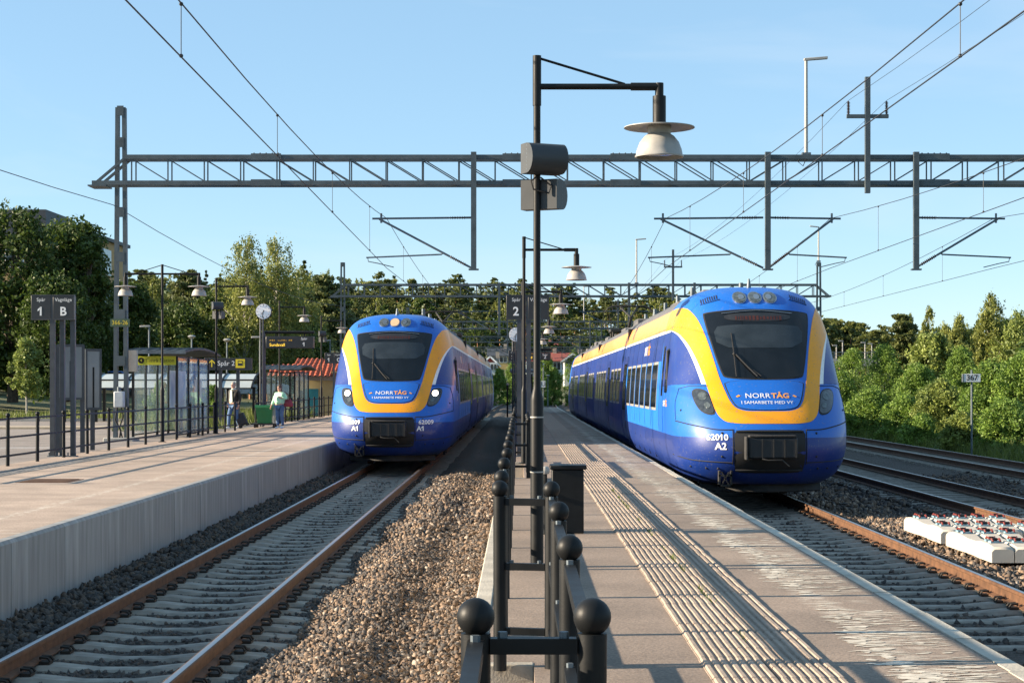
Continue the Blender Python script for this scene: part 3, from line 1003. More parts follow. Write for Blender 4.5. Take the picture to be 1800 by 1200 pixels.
def grow(poly, k):
    cx = sum(p[0] for p in poly) / len(poly); cz = sum(p[1] for p in poly) / len(poly)
    return [(cx + (p[0] - cx) * k, cz + (p[1] - cz) * k) for p in poly]

def side_rows():
    return [0.36, 0.5, 0.78, 1.0, 1.22, 1.6, 2.1, 2.66, 2.95, 3.22, 3.28, 3.5, 3.70, 3.85, 3.97, 4.085, 4.13]
def car_mesh(y0, y1, first):
    zs = side_rows()
    b = MB()
    ring = [(-Wz(z), z) for z in zs[:-1]] + [(0, 4.13)] + [(Wz(z), z) for z in zs[-2::-1]]
    ysn = [y0, y0 + 0.12] + ([17.0] if first else []) + [y1 - 0.12, y1]
    n = len(ring)
    for y in ysn:
        k = 0.985 if y in (y0, y1) and not (first and y == y0) else 1.0
        b.v += [(x * k, y, z if k == 1 else 0.36 + (z - 0.36) * 0.995) for x, z in ring]
    for i in range(len(ysn) - 1):
        ym = (ysn[i] + ysn[i + 1]) / 2
        for j in range(n - 1):
            zm = (ring[j][1] + ring[j + 1][1]) / 2
            if zm < 1.22: m = 1
            elif zm < 2.66: m = 0 if (first and ym < 17.0) else 4
            elif zm < 3.22: m = 1
            elif zm < 3.28: m = 2
            elif zm < 3.70: m = 3
            else: m = 5
            b.f.append((i * n + j, (i + 1) * n + j, (i + 1) * n + j + 1, i * n + j + 1)); b.m.append(m)
    L = (len(ysn) - 1) * n
    b.f += [tuple(range(n)), tuple(range(L + n - 1, L - 1, -1))]; b.m += [1, 1]
    return b
M_mid = paint('train_navy_reflection', (0.007, 0.030, 0.17))  # belt past the front windows; platform reflection and shade painted in as navy
def side_plate(sg, y0, y1, z0, z1, off=0.012, thick=0.03, rows=5):
    """a plate following the side wall"""
    b = MB()
    zs = np.linspace(z0, z1, rows)
    A = [[(sg * (Wz(z) + off), y, z) for y in (y0, y1)] for z in zs]
    B = [[(sg * (Wz(z) - thick), y, z) for y in (y0, y1)] for z in zs]
    b.grid(A); b.grid(B)
    n = 2 * rows
    fs = []
    for i in range(rows - 1):
        for j in (0, 1):
            fs.append((i * 2 + j, (i + 1) * 2 + j, (i + 1) * 2 + j + n, i * 2 + j + n))
    fs += [(0, 1, 1 + n, n), (n - 2, n - 1, 2 * n - 1, 2 * n - 2)]
    b.f += fs; b.m += [0] * len(fs)
    return b

def train(label, cx, ynose, number, letter, side, both_numbers, lit):
    t = thing('passenger_train', label, 'train', (cx, ynose, 0), group='blue trains at the platforms')
    kw = dict(parent=t, local=True)
    nose = link('nose', ME_nose, t)
    rear = link('rear_nose', ME_nose, t, (0, 74.4, 0), (0, 0, PI))
    # livery on the nose
    for inn, out in ((INC, OUTC), (mirror(INC), mirror(OUTC))):
        strip_patch(inn, out, 0.006, 8).build('yellow_band', M_tyel, nose, local=True)
    wo = [(a + 0.075, z) if a < PI / 2 - 0.05 else (a + 0.075 * max(0, 1 - (a - PI / 2 + 0.05) * 4), z - 0.045 * min(1, (a - PI / 2 + 0.05) * 4)) for a, z in OUTC]
    k0 = next(i for i, c in enumerate(OUTC) if c[1] > 2.15 and c[0] > 0.5)
    for inn, out in ((OUTC[k0:], wo[k0:]), (mirror(OUTC[k0:]), mirror(wo[k0:]))):
        strip_patch(inn, out, 0.005, 3).build('white_stripe', M_twhite, nose, local=True)
    # darker field on the cab side
    fld_o = [(min(PI / 2 + 1.25, a + 0.0), z) for a, z in wo[k0:]]
    low = []
    for i, (a, z) in enumerate(fld_o):
        tt = i / (len(fld_o) - 1)
        low.append((a + (PI / 2 + 1.4 - a) * (1 - tt * 0.0), 2.14 + 0.30 * (1 - min(1, tt * 3)) * 0 + (z - 2.14) * tt))
    for sg in (1, -1):
        A = [(sg * a, z) for a, z in fld_o]; B = [(sg * a, z) for a, z in low]
        strip_patch(A, B, 0.009, 14).build('dark_field', M_navy, nose, local=True)
    # windscreen, surround, bonnet
    star_patch(grow(WSC, 1.03), 0.008).build('windscreen_seal', M_rubber, nose, local=True)
    ws = star_patch(WSC, 0.013, 12).build('windscreen', M_tglass2, t, local=True)
    star_patch(chaikin([(-0.84, 3.25), (-0.5, 3.29), (0, 3.30), (0.5, 3.29), (0.84, 3.25), (0.78, 2.86), (0, 2.84), (-0.78, 2.86)], 1), 0.022, 7).build('sun_blind', M_blind, ws, local=True)
    star_patch(chaikin([(-0.62, 3.52), (0.62, 3.52), (0.62, 3.36), (-0.62, 3.36)], 2), 0.021, 5).build('display_panel', M_signblack, ws, local=True)
    line_on([(-0.66, 3.51), (0, 3.565), (0.66, 3.51)], 0.008, 0.024).build('trim_line', M_chrome, ws, local=True)
    rr = random.Random(number)
    led = MB()
    x = -0.42
    while x < 0.42:
        w = rr.choice((0.018, 0.03, 0.045))
        h = rr.choice((0.05, 0.07, 0.085))
        led.add([S(x, 3.42 - h / 2, 0.026), S(x + w, 3.42 - h / 2, 0.026), S(x + w, 3.42 + h / 2, 0.026), S(x, 3.42 + h / 2, 0.026)], [(0, 1, 2, 3)])
        x += w + 0.025
    led.build('destination_lights', M_led, ws, local=True, smooth=False)
    wp = line_on([(-0.50, 2.30), (-0.505, 2.75), (-0.52, 3.12)], 0.011, 0.035)
    wp.tube([S(x_, z_, 0.045) for x_, z_ in resample([(-0.48, 2.72), (-0.3, 2.5), (-0.12, 2.30)], 8)], 0.013, 5)
    wp.tube([S(x_, z_, 0.035) for x_, z_ in resample([(-0.42, 2.66), (-0.22, 2.45), (-0.05, 2.31)], 8)], 0.010, 5)
    wp.sphere(S(-0.5, 2.72, 0.04), 0.03, 8, 6)
    wp.build('wiper', M_rubber, t, local=True)
    bon = chaikin([(-0.72, 2.25), (0.72, 2.25), (0.69, 2.08), (0.60, 1.84), (0.49, 1.73), (0, 1.705), (-0.49, 1.73), (-0.60, 1.84), (-0.69, 2.08)], 2)
    star_patch(grow(bon, 1.035), 0.004).build('bonnet_gap', M_rubber, nose, local=True)
    hood = star_patch(bon, 0.014, 7).build('bonnet', M_blue, t, local=True)
    nose_text('lettering', 'NORR', 0.122, -0.16, 1.955, hood, M_letter, sx=1.35, off=0.022)
    nose_text('lettering', 'TÅG', 0.122, 0.25, 1.955, hood, M_letter_o, bold=True, sx=1.35, off=0.022)
    nose_text('lettering', 'I SAMARBETE MED VY', 0.075, 0.0, 1.835, hood, M_letter, sx=1.30, off=0.022)
    for sg in (-1, 1):
        dash = MB().add([S(sg * 0.47, 1.955, 0.022), S(sg * 0.53, 1.93, 0.022), S(sg * 0.555, 1.945, 0.022), S(sg * 0.50, 1.975, 0.022)], [(0, 1, 2, 3)])
        dash.build('lettering', M_letter_o, hood, local=True, smooth=False)
    # top lights and louvres
    for k, x in enumerate((-0.29, 0, 0.29)):
        disc = [(x + 0.135 * math.cos(a), 3.83 + 0.118 * math.sin(a)) for a in np.linspace(0, 2 * PI, 25)[:-1]]
        lt = star_patch(disc, 0.02, 3).build('top_light', M_chrome, t, local=True)
        star_patch(grow(disc, 0.86), 0.03, 3).build('lens', (M_lampdim if (lit and k == 1) else M_lampoff), lt, local=True)
        if not (lit and k == 1):
            star_patch([(p[0] + (0.03 if x <= 0 else -0.03), p[1]) for p in grow(disc, 0.42)], 0.035, 2).build('bulb', M_chrome, lt, local=True)
    for sg in (-1, 1):
        lv = star_patch([(sg * 0.66, 3.80), (sg * 1.02, 3.70), (sg * 1.03, 3.83), (sg * 0.68, 3.93)], 0.006, 3).build('louvre', M_blue, t, local=True)
        line_on([(sg * 0.66, 3.80), (sg * 1.02, 3.70)], 0.006, 0.008, 6).build('louvre_frame', M_rubber, lv, local=True)
        for k in range(8):
            x = 0.70 + k * 0.041
            zc = 3.855 - k * 0.0125
            MB().add([S(sg * x, zc - 0.045, 0.012), S(sg * (x + 0.018), zc - 0.05, 0.012), S(sg * (x + 0.018), zc + 0.035, 0.012), S(sg * x, zc + 0.04, 0.012)], [(0, 1, 2, 3)]).build('slat', M_rubber, lv, local=True, smooth=False)
    # headlights
    for sg in (-1, 1):
        hl = chaikin([(sg * 1.30, 2.08), (sg * 1.06, 2.07), (sg * 0.99, 1.86), (sg * 0.94, 1.63), (sg * 1.16, 1.665), (sg * 1.27, 1.85)], 2)
        star_patch(grow(hl, 1.10), 0.008).build('headlight_seal', M_rubber, nose, local=True)
        h = star_patch(hl, 0.016, 5).build('headlight', M_hlglass, t, local=True)
        for zz, xx, r in ((1.955, 1.13, 0.075), (1.79, 1.06, 0.055)):
            disc = [(sg * xx + r * math.cos(a), zz + r * math.sin(a)) for a in np.linspace(0, 2 * PI, 17)[:-1]]
            star_patch(disc, 0.022, 3).build('lamp', M_lampon if (lit and zz > 1.9) else M_lampoff, h, local=True)
        # seams of the nose panels
        sm = line_on([(sg * 1.02, 2.15), (sg * 1.3, 2.15), (sg * 1.50, 2.10)], 0.007)
        sm.tube([S(x_, z_, 0.004) for x_, z_ in resample([(sg * 1.50, 2.10), (sg * 1.575, 1.8), (sg * 1.585, 1.52)], 10)], 0.006, 5)
        sm.tube([S(x_, z_, 0.004) for x_, z_ in resample([(sg * 1.585, 1.50), (sg * 1.3, 1.43), (sg * 0.85, 1.36), (sg * 0.66, 1.36)], 16)], 0.011, 5)
        sm.tube([S(x_, z_, 0.004) for x_, z_ in resample([(sg * 1.59, 0.86), (sg * 1.3, 0.80), (sg * 0.66, 0.77)], 16)], 0.010, 5)
        sm.tube([S(x_, z_, 0.004) for x_, z_ in resample([(sg * 0.66, 1.37), (sg * 0.66, 0.74)], 10)], 0.010, 5)
        sm.build('panel_seam', M_rubber, nose, local=True)
        for bx, bz in ((1.5, 1.7), (0.85, 1.3), (0.85, 0.88), (1.35, 0.68), (1.1, 0.66), (0.9, 0.66)):
            MB().sphere(S(sg * bx, bz, 0.0), 0.022, 8, 6).build('bolt', M_rubber, nose, local=True)
    # recess shade painted as a flat black patch, coupler in front
    star_patch(chaikin([(-0.64, 1.35), (-0.4, 1.36), (0, 1.36), (0.4, 1.36), (0.64, 1.35), (0.64, 1.1), (0.64, 0.8), (0.60, 0.60), (0.35, 0.58), (0, 0.58), (-0.35, 0.58), (-0.60, 0.60), (-0.64, 0.8), (-0.64, 1.1)], 1), 0.006, 6).build('recess_shade', M_rubber, nose, local=True)
    for zr in (1.33, 0.64):
        MB().tube([S(x_, zr, 0.015) for x_ in np.linspace(-0.6, 0.6, 12)], 0.02, 6).build('recess_rim', M_rubber, nose, local=True)
    cp = MB().bb(-0.44, 0.44, 0.06, 0.42, 0.86, 1.235).build('coupler_cover', M_dark, t, local=True, bevel=0.03)
    MB().bb(-0.485, -0.445, 0.04, 0.30, 0.84, 1.25).build('coupler_flange', M_under, cp, local=True, bevel=0.01)
    MB().bb(-0.42, 0.42, 0.05, 0.30, 1.24, 1.275).build('coupler_hinge', M_under, cp, local=True, bevel=0.01)
    MB().tube([(-0.2, 0.03, 0.86), (-0.1, 0.0, 0.835), (0.15, 0.02, 0.84), (0.28, 0.02, 0.73)], 0.014, 6).build('hose', M_under, cp, local=True)
    for k in range(5):
        MB().bb(-0.4 + k * 0.2, -0.38 + k * 0.2, 0.05, 0.062, 0.88, 1.21).build('cover_rib', M_under, cp, local=True)
    # numbers
    for sg in ((-1, 1) if both_numbers else (-1,)):
        nose_text('lettering', number, 0.15, sg * 0.93, 1.22, nose, M_letter, bold=True, off=0.01)
        nose_text('lettering', letter, 0.17, sg * (0.87 if sg < 0 else 0.80), 1.06, nose, M_letter, bold=True, off=0.01)
    # step, plough, air hose box
    fs = MB().bb(-0.90, -0.66, 0.62, 0.80, 0.34, 0.37)
    fs.bb(-0.90, -0.87, 0.62, 0.80, 0.34, 0.62).bb(-0.69, -0.66, 0.62, 0.80, 0.34, 0.62).bb(-0.90, -0.66, 0.62, 0.66, 0.52, 0.55)
    fs.bar((-0.85, 0.61, 0.36), (-0.72, 0.61, 0.6), 0.02).bar((-0.72, 0.61, 0.36), (-0.85, 0.61, 0.6), 0.02)
    fs.build('foot_step', M_under, t, local=True)
    pl = MB()
    rows = []
    for x in np.linspace(-1.12, 1.12, 15):
        y = 1.05 + 0.55 * abs(x) ** 1.5
        rows.append([(x, y + 0.28, 0.50), (x, y + 0.06, 0.36), (x, y, 0.22), (x, y + 0.03, 0.20), (x, y + 0.12, 0.36), (x, y + 0.34, 0.50)])
    pl.grid(rows)
    pl.build('plough', M_under, t, local=True)
    # cars
    cars = [(5.2, 18.35), (18.75, 37.0), (37.4, 55.65), (56.05, 69.2)]
    for k, (a, c) in enumerate(cars):
        car_mesh(a, c, k == 0).build('car_body', [M_lblue, M_navy, M_twhite, M_orange, M_mid, M_roof], t, local=True, fixn=False)
        if k < 3:
            nx = cars[k + 1][0]
            b = MB()
            for q in range(5):
                y = c + 0.02 + q * (nx - c - 0.04) / 4
                b.bb(-1.42, 1.42, y - 0.02, y + 0.02, 0.7, 3.75)
            b.bb(-1.36, 1.36, c - 0.02, nx + 0.02, 0.72, 3.7)
            b.build('gangway_bellows', M_rubber, t, local=True)
    # windows and doors on the side the platform shows
    def window(y, w=1.36, z0=1.70, z1=2.60):
        f = side_plate(side, y - w / 2 - 0.06, y + w / 2 + 0.06, z0 - 0.06, z1 + 0.06, 0.008).build('window', M_winframe, t, local=True)
        side_plate(side, y - w / 2, y + w / 2, z0, z1, 0.018).build('pane', M_tglass, f, local=True)
    def door(y, w=1.3):
        d = side_plate(side, y - w / 2, y + w / 2, 0.72, 2.95, 0.006, rows=8).build('door', M_navy if y > 16 else M_blue, t, local=True)
        for q in (-1, 1):
            side_plate(side, y + q * w / 4 - 0.2, y + q * w / 4 + 0.2, 1.5, 2.75, 0.014, rows=6).build('door_pane', M_tglass, d, local=True)
        for q in (-w / 2, 0, w / 2):
            side_plate(side, y + q - 0.02, y + q + 0.02, 0.72, 2.95, 0.010, rows=8).build('door_seal', M_rubber, d, local=True)
    for k in range(6):
        window(6.55 + 1.78 * k, 1.22)
    door(17.35, 1.2)
    for s0, s1 in ((19.2, 37.0), (37.6, 55.6), (56.2, 69.0)):
        yy = s0 + 1.1
        k = 0
        while yy < s1 - 0.9:
            if k in (3, 4):
                if k == 3:
                    door(yy + 0.7)
                yy += 1.6
            else:
                window(yy, 1.25)
                yy += 1.85
            k += 1
    # cab door and side mirror window
    d = side_plate(side, 4.15, 4.95, 1.24, 3.05, 0.008, rows=8).build('cab_door', M_blue, t, local=True)
    side_plate(side, 4.3, 4.62, 1.95, 2.95, 0.018, rows=6).build('door_pane', M_tglass, d, local=True)
    side_plate(side, 3.35, 3.78, 2.02, 2.88, 0.02, rows=6).build('cab_window', M_tglass, t, local=True)
    MB().bb(*(sorted((side * 1.55, side * 1.625))), 3.27, 3.33, 2.05, 2.85).build('mirror_camera', M_rubber, t, local=True, bevel=0.02)
    # panel joints down the side
    for y in (5.2, 7.45, 9.25, 11.0, 12.8, 14.6, 16.3, 23.0, 28.0, 33.0, 42, 47, 52, 60, 65):
        side_plate(side, y - 0.012, y + 0.012, 0.6, 3.2, 0.004, rows=8).build('panel_joint', M_rubber, t, local=True)
    # logo on the side
    def side_text(s, size, y, z, m, bold=False):
        vs, fs_ = text_shape(s, bold)
        b = MB().add([(side * (Wz(z + c * size) + 0.006), y + side * a * size, z + c * size) for a, c in vs], fs_)
        b.build('lettering', m, t, local=True, smooth=False, fixn=False)
    side_text('NORR', 0.30, 9.6 - side * 0.42, 2.94, M_letter)
    side_text('TÅG', 0.30, 9.6 + side * 0.45, 2.94, M_letter_o, True)
    side_text('NORR', 0.17, 3.6 - side * 0.22, 1.80, M_letter)
    side_text('TÅG', 0.17, 3.6 + side * 0.24, 1.80, M_letter_o, True)
    # bogies and underframe
    for y in (5.4, 18.5, 37.2, 55.8, 69):
        bg_ = MB().bb(-1.1, 1.1, y - 1.6, y + 1.6, 0.34, 0.72)
        for sg in (-1, 1):
            bg_.bb(sg * 1.12 - 0.08, sg * 1.12 + 0.08, y - 1.7, y + 1.7, 0.40, 0.58)
            bg_.cyl((sg * 1.2, y - 0.3, 0.62), (sg * 1.2, y - 0.3, 0.3), 0.07)
            bg_.bar((sg * 1.22, y - 1.1, 0.75), (sg * 1.22, y - 0.7, 0.25), 0.05)
            bg_.bar((sg * 1.22, y + 0.2, 0.75), (sg * 1.22, y + 0.6, 0.25), 0.05)
        bo = bg_.build('bogie', M_under, t, local=True)
        for yy in (y - 1.2, y + 1.2):
            for sg in (-1, 1):
                MB().cyl((sg * 0.72, yy, 0.42), (sg * 0.86, yy, 0.42), 0.42, n=24).build('wheel', M_rust, bo, local=True)
    for k in range(7):
        y = 9.5 + k * 8.7
        MB().bb(-1.25, 1.25, y, y + 5.5, 0.30, 0.75).build('equipment_box', M_under, t, local=True)
    # roof gear
    rf = random.Random(3)
    for y in np.arange(6.5, 68, 4.3):
        w = rf.uniform(0.5, 0.9)
        MB().bb(-w, w, y, y + rf.uniform(1.2, 2.4), 4.05, 4.13 + rf.uniform(0.03, 0.16)).build('roof_unit', M_roof, t, local=True, bevel=0.04)
    for k in range(10):
        MB().cyl((0.45 * (-1) ** k, 8.2 + k * 1.9, 4.1), (0.45 * (-1) ** k, 8.2 + k * 1.9, 4.45), 0.06, 0.05, 10).build('roof_insulator', M_galv, t, local=True)
    MB().cyl((0, 3.4, 4.05), (0, 3.4, 4.25), 0.05, 0.02, 10).build('horn', M_galv, t, local=True)
    yp = 41.0 if not lit else 33.0
    pg = MB().bb(-0.8, 0.8, yp - 0.9, yp + 0.9, 4.35, 4.45)
    for sx_ in (-0.7, 0.7):
        for sy_ in (-0.8, 0.8):
            pg.cyl((sx_, yp + sy_, 4.1), (sx_, yp + sy_, 4.36), 0.05)
    pan = pg.build('pantograph', M_under, t, local=True)
    MB().tube([(0, yp + 0.7, 4.45), (0, yp - 1.1, 4.9)], 0.06, 8).build('lower_arm', M_under, pan, local=True)
    ua = MB().tube([(0, yp - 1.1, 4.9), (0.35, yp + 0.3, 5.38)], 0.035, 8).tube([(0, yp - 1.1, 4.9), (-0.35, yp + 0.3, 5.38)], 0.035, 8)
    ua.build('upper_arm', M_under, pan, local=True)
    for dy in (-0.2, 0.25):
        MB().tube([(-0.98, yp + 0.3 + dy, 5.18), (-0.85, yp + 0.3 + dy, 5.34), (-0.65, yp + 0.3 + dy, 5.42), (0.65, yp + 0.3 + dy, 5.42), (0.85, yp + 0.3 + dy, 5.34), (0.98, yp + 0.3 + dy, 5.18)], 0.03, 6).build('contact_strip', M_under, pan, local=True)
    return t
train('blue train with yellow front band and unlit headlights, numbered 62010, at the right platform', C2, 31.2, '62010', 'A2', -1, False, False)
train('blue train with its headlights on, numbered 62009, beside the left platform', C1, 44.5, '62009', 'A1', 1, True, True)
# ================================================================== gantries and overhead lines
PORT = [49.4, 111.4, 175.0, 228.0, 290.0]
XL, XR = -11.15, 18.9
ZT, ZBm = 8.52, 7.80
def portal(k, Y, label, detail):
    dx = bend(Y)
    t = thing('line_gantry', label, 'gantry', (XL + dx, Y, 0.3), group='gantries across the tracks')
    # masts of two channels with batten plates
    for xm in ((XL, XR) if k else (XL, XR)):
        x0 = xm + dx
        for sg in (-1, 1):
            b = MB()
            for a, c, wa, wb in ((0.3, 9.93, 0.158, 0.092),):
                b.bar((x0 + sg * wa, Y, a), (x0 + sg * wb, Y, c), 0.075, 0.22)
                b.bar((x0 + sg * (wa + 0.0) , Y - 0.115, a), (x0 + sg * (wb + 0.0), Y - 0.115, c), 0.105, 0.012)
            b.build('mast_channel', M_mast, t)
        for z in ((9.83, 8.95, 7.0, 5.75, 4.15, 2.85, 1.7) if detail else (9.8, 7.0, 5.0, 3.0)):
            w = 0.158 + (0.092 - 0.158) * (z - 0.3) / 9.6
            MB().bb(x0 - w, x0 + w, Y - 0.14, Y - 0.128, z - 0.14, z + 0.14).build('batten', M_mast, t)
        MB().bb(x0 - 0.42, x0 + 0.42, Y - 0.42, Y + 0.42, -0.2, HP + 0.08).build('footing', M_conc, t, bevel=0.02)
    # box girder
    d = 0.28
    x0, x1 = XL + 0.2 + dx, XR - 0.2 + dx
    for yy in (Y - d, Y + d):
        MB().bb(x0 - 0.1, x1 + 0.1, yy - 0.05, yy + 0.05, ZT - 0.06, ZT + 0.06).build('chord', M_mast, t)
        MB().bb(XL - 0.75 + dx, XR + 0.75 + dx, yy - 0.05, yy + 0.05, ZBm - 0.06, ZBm + 0.06).build('chord', M_mast, t)
        for xa, xb in ((XL - 0.65, XL + 0.2), (XR + 0.65, XR - 0.2)):
            MB().bar((xa + dx, yy, ZBm), (xb + dx, yy, ZT), 0.07).build('end_brace', M_mast, t)
    MB().bb(XL - 0.85 + dx, XL - 0.35 + dx, Y - 0.4, Y + 0.4, ZBm - 0.1, ZBm - 0.062).build('end_plate', M_mast, t)
    n = 29
    lat = MB()
    for i in range(n + 1):
        xa = x0 + 0.15 + (x1 - x0 - 0.3) * i / n
        xb = x0 + 0.15 + (x1 - x0 - 0.3) * (i + 1) / n
        for yy in (Y - d, Y + d):
            if detail:
                MB().bar((xa, yy, ZBm + 0.05), (xa, yy, ZT - 0.05), 0.035).build('strut', M_mast, t)
            else:
                lat.bar((xa, yy, ZBm), (xa, yy, ZT), 0.05)
            if i < n:
                up = i < n * 0.56
                za, zc = (ZT - 0.05, ZBm + 0.05) if up else (ZBm + 0.05, ZT - 0.05)
                if detail:
                    MB().bar((xa, yy, za), (xb, yy, zc), 0.03).build('diagonal', M_mast, t)
                else:
                    lat.bar((xa, yy, za), (xb, yy, zc), 0.04)
        if i % 2 == 0:
            lat.bar((xa, Y - d, ZBm), (xb, Y + d, ZBm), 0.03)
    lat.build('lattice', M_mast, t)
    if detail:
        for xs_ in (x0 + 3.9, x0 + 10.9, x0 + 13.9, x0 + 22.5):
            for z in (ZT, ZBm):
                MB().bb(xs_ - 0.42, xs_ + 0.42, Y - d - 0.075, Y - d - 0.052, z - 0.09, z + 0.09).build('splice_plate', M_mast, t)
                bo = MB()
                for q in range(5):
                    xx = xs_ - 0.34 + q * 0.17
                    bo.cyl((xx, Y - d - 0.02, z + (0.06 if z == ZT else -0.06)), (xx, Y - d - 0.02, z + (0.115 if z == ZT else -0.115)), 0.02, n=6)
                bo.build('bolt_row', M_mast, t)
    # drop posts and cantilevers
    def insul(b, p0, p1):
        p0 = Vector(p0); p1 = Vector(p1)
        for q in range(9):
            a = p0 + (p1 - p0) * q / 9
            c = p0 + (p1 - p0) * (q + 0.4) / 9
            b.cyl(a, c, 0.055, 0.03, 8)
        b.cyl(p0, p1, 0.024, n=6)
    def cantilever(xd, xw, dz=0.0):
        s = 1 if xw > xd else -1
        xd += dx; xw += dx
        c = MB()
        z1, z0, zr = 6.86, 5.45, 5.80
        a = Vector((xd + s * 0.07, Y, z1)); e = Vector((xw + s * 0.25, Y, z1 - 0.03))
        l = (e - a).length
        c.cyl(a + (e - a) * (0.62 / l), e, 0.028, n=8)
        c.cyl(a, a + (e - a) * (0.2 / l), 0.03, n=8)
        lo = Vector((xd + s * 0.07, Y, z0)); hi = Vector((xw - s * 0.02, Y, z1 - 0.08))
        u = (hi - lo)
        c.cyl(lo + u * (0.7 / u.length), hi + u * 0.03, 0.03, n=8)
        c.cyl(lo, lo + u * (0.22 / u.length), 0.03, n=8)
        m = lo + u * 0.33
        c.cyl((m.x, Y, zr + 0.03), (xw + s * 0.42, Y, zr - 0.06), 0.022, n=8)
        c.cyl((m.x, Y, zr + 0.03), m, 0.02, n=6)
        c.tube([(xw + s * 0.38, Y, zr - 0.06), (xw + s * 0.36, Y, zr - 0.17), (xw + s * 0.1, Y, zr - 0.22), (xw - s * 0.35, Y, 5.47)], 0.014, 5)
        c.cyl((xw, Y, z1 - 0.15), (xw, Y, z1 + 0.12), 0.03, n=8)
        cv = c.build('cantilever', M_galv, t)
        i = MB()
        insul(i, a + (e - a) * (0.2 / l), a + (e - a) * (0.62 / l))
        i2 = MB()
        insul(i2, lo + u * (0.22 / u.length), lo + u * (0.7 / u.length))
        i.build('insulator', M_insul, cv); i2.build('insulator', M_insul, cv)
    for xd in (-1.27, 6.9, 11.02):
        MB().bb(xd - 0.075 + dx, xd + 0.075 + dx, Y - d - 0.2, Y - d - 0.06, 5.40, ZT + 0.12).build('drop_post', M_mast, t)
        MB().bb(xd - 0.14 + dx, xd + 0.14 + dx, Y - d - 0.22, Y - d - 0.05, 5.36, 5.40).build('drop_plate', M_mast, t)
    cantilever(-1.27, -3.87); cantilever(6.9, 4.02); cantilever(6.9, 8.75); cantilever(11.02, 13.35)
    # feeder post with two insulators
    xp = 9.67 + dx
    MB().bb(xp - 0.07, xp + 0.07, Y - d - 0.2, Y - d - 0.06, 7.5, 10.72).build('feeder_post', M_mast, t)
    MB().bb(xp - 0.58, xp + 0.58, Y - d - 0.18, Y - d - 0.08, 9.58, 9.68).build('cross_arm', M_mast, t)
    for sg in (-1, 1):
        i = MB()
        insul(i, (xp + sg * 0.53, Y - d - 0.13, 9.68), (xp + sg * 0.53, Y - d - 0.13, 10.05))
        i.build('insulator', M_insul, t)
    return t
pn = ['nearest steel gantry across the whole picture, with drop posts and the plate 366-26', 'second steel gantry, its beam just above the trains', 'third steel gantry behind the trains, beneath the second one', 'fourth steel gantry, low in front of the forest', 'farthest steel gantry, thin lattice beam before the far houses']
G1 = None
for k, Y in enumerate(PORT):
    g_ = portal(k, Y, pn[k], k == 0)
    if k == 0: G1 = g_
# plate and boxes on the nearest mast
pl = MB().bb(XL - 0.27, XL + 0.27, 49.22, 49.24, 3.80, 4.02).build('number_plate', mat('plate_green', (0.05, 0.09, 0.05), 0.5), G1)
letters('lettering', '366-26', 0.17, (XL, 49.212, 3.91), pl, mat('plate_yellow', (0.65, 0.5, 0.03), 0.5), sx=0.95)
MB().bb(XL + 0.02, XL + 0.42, 49.55, 49.6, 2.55, 3.15).build('notice_plate', M_lampwhite, G1)
bx_ = MB().bb(XL - 0.13, XL + 0.15, 49.0, 49.2, 1.55, 2.0).build('switch_box', mat('box_grey', (0.42, 0.45, 0.47), 0.5), G1, bevel=0.03)
MB().cyl((XL, 49.1, 2.0), (XL, 49.1, 2.12), 0.05).build('gland', M_galv, bx_)
MB().tube([(XL - 0.05, 49.1, 1.55), (XL - 0.1, 49.1, 1.2), (XL + 0.05, 49.1, 0.9), (XL, 49.15, 0.65)], 0.025, 6).build('cable', M_rubber, bx_)
MB().tube([(XL + 0.07, 49.1, 1.55), (XL + 0.12, 49.1, 1.3), (XL + 0.02, 49.1, 1.0), (XL + 0.1, 49.15, 0.65)], 0.02, 6).build('cable', M_rubber, bx_)

def wire(name, label, cx, sup_x, z_c=5.45, extra=None):
    t = thing(name, label, 'overhead wire', (cx, 20, 5.4), group='overhead lines')
    sup = [-14.0] + PORT
    mes, con, dr = [], [], []
    for i in range(len(sup) - 1):
        a, c = sup[i], sup[i + 1]
        xa, xc = cx + (0.25 if i % 2 == 0 else sup_x - cx), cx + (sup_x - cx if i % 2 == 0 else 0.25)
        n = 14
        for j in range(n + (1 if i == len(sup) - 2 else 0)):
            u = j / n
            y = a + (c - a) * u
            x = xa + (xc - xa) * u + bend(y)
            mes.append((x, y, 6.84 - 0.85 * 4 * u * (1 - u)))
            con.append((x, y, z_c))
        for u in (0.10, 0.25, 0.38, 0.5, 0.62, 0.75, 0.90):
            y = a + (c - a) * u
            x = xa + (xc - xa) * u + bend(y)
            dr.append((x, y, 6.84 - 0.85 * 4 * u * (1 - u)))
    MB().tube(mes, 0.0085, 5).build('messenger_wire', M_wire, t)
    MB().tube(con, 0.0085, 5).build('contact_wire', M_wire, t)
    for x, y, z in dr:
        if y > 8:
            o = MB().cyl((x, y, z_c), (x, y, z), 0.005, n=5)
            o.sphere((x, y, z_c + 0.01), 0.022, 6, 5).sphere((x, y, z - 0.01), 0.022, 6, 5)
            o.build('dropper', M_wire, t)
wire('overhead_line', 'overhead wire pair above the left track, running from the top left corner', C1, -3.72)
wire('overhead_line', 'overhead wire pair above the right train, steepest of those on the right', C2, 4.1)
wire('overhead_line', 'overhead wire pair above the empty track right of the right train', C3, 8.72)
wire('overhead_line', 'lowest overhead wire pair at the right edge, above the farthest track', C4, 13.3)
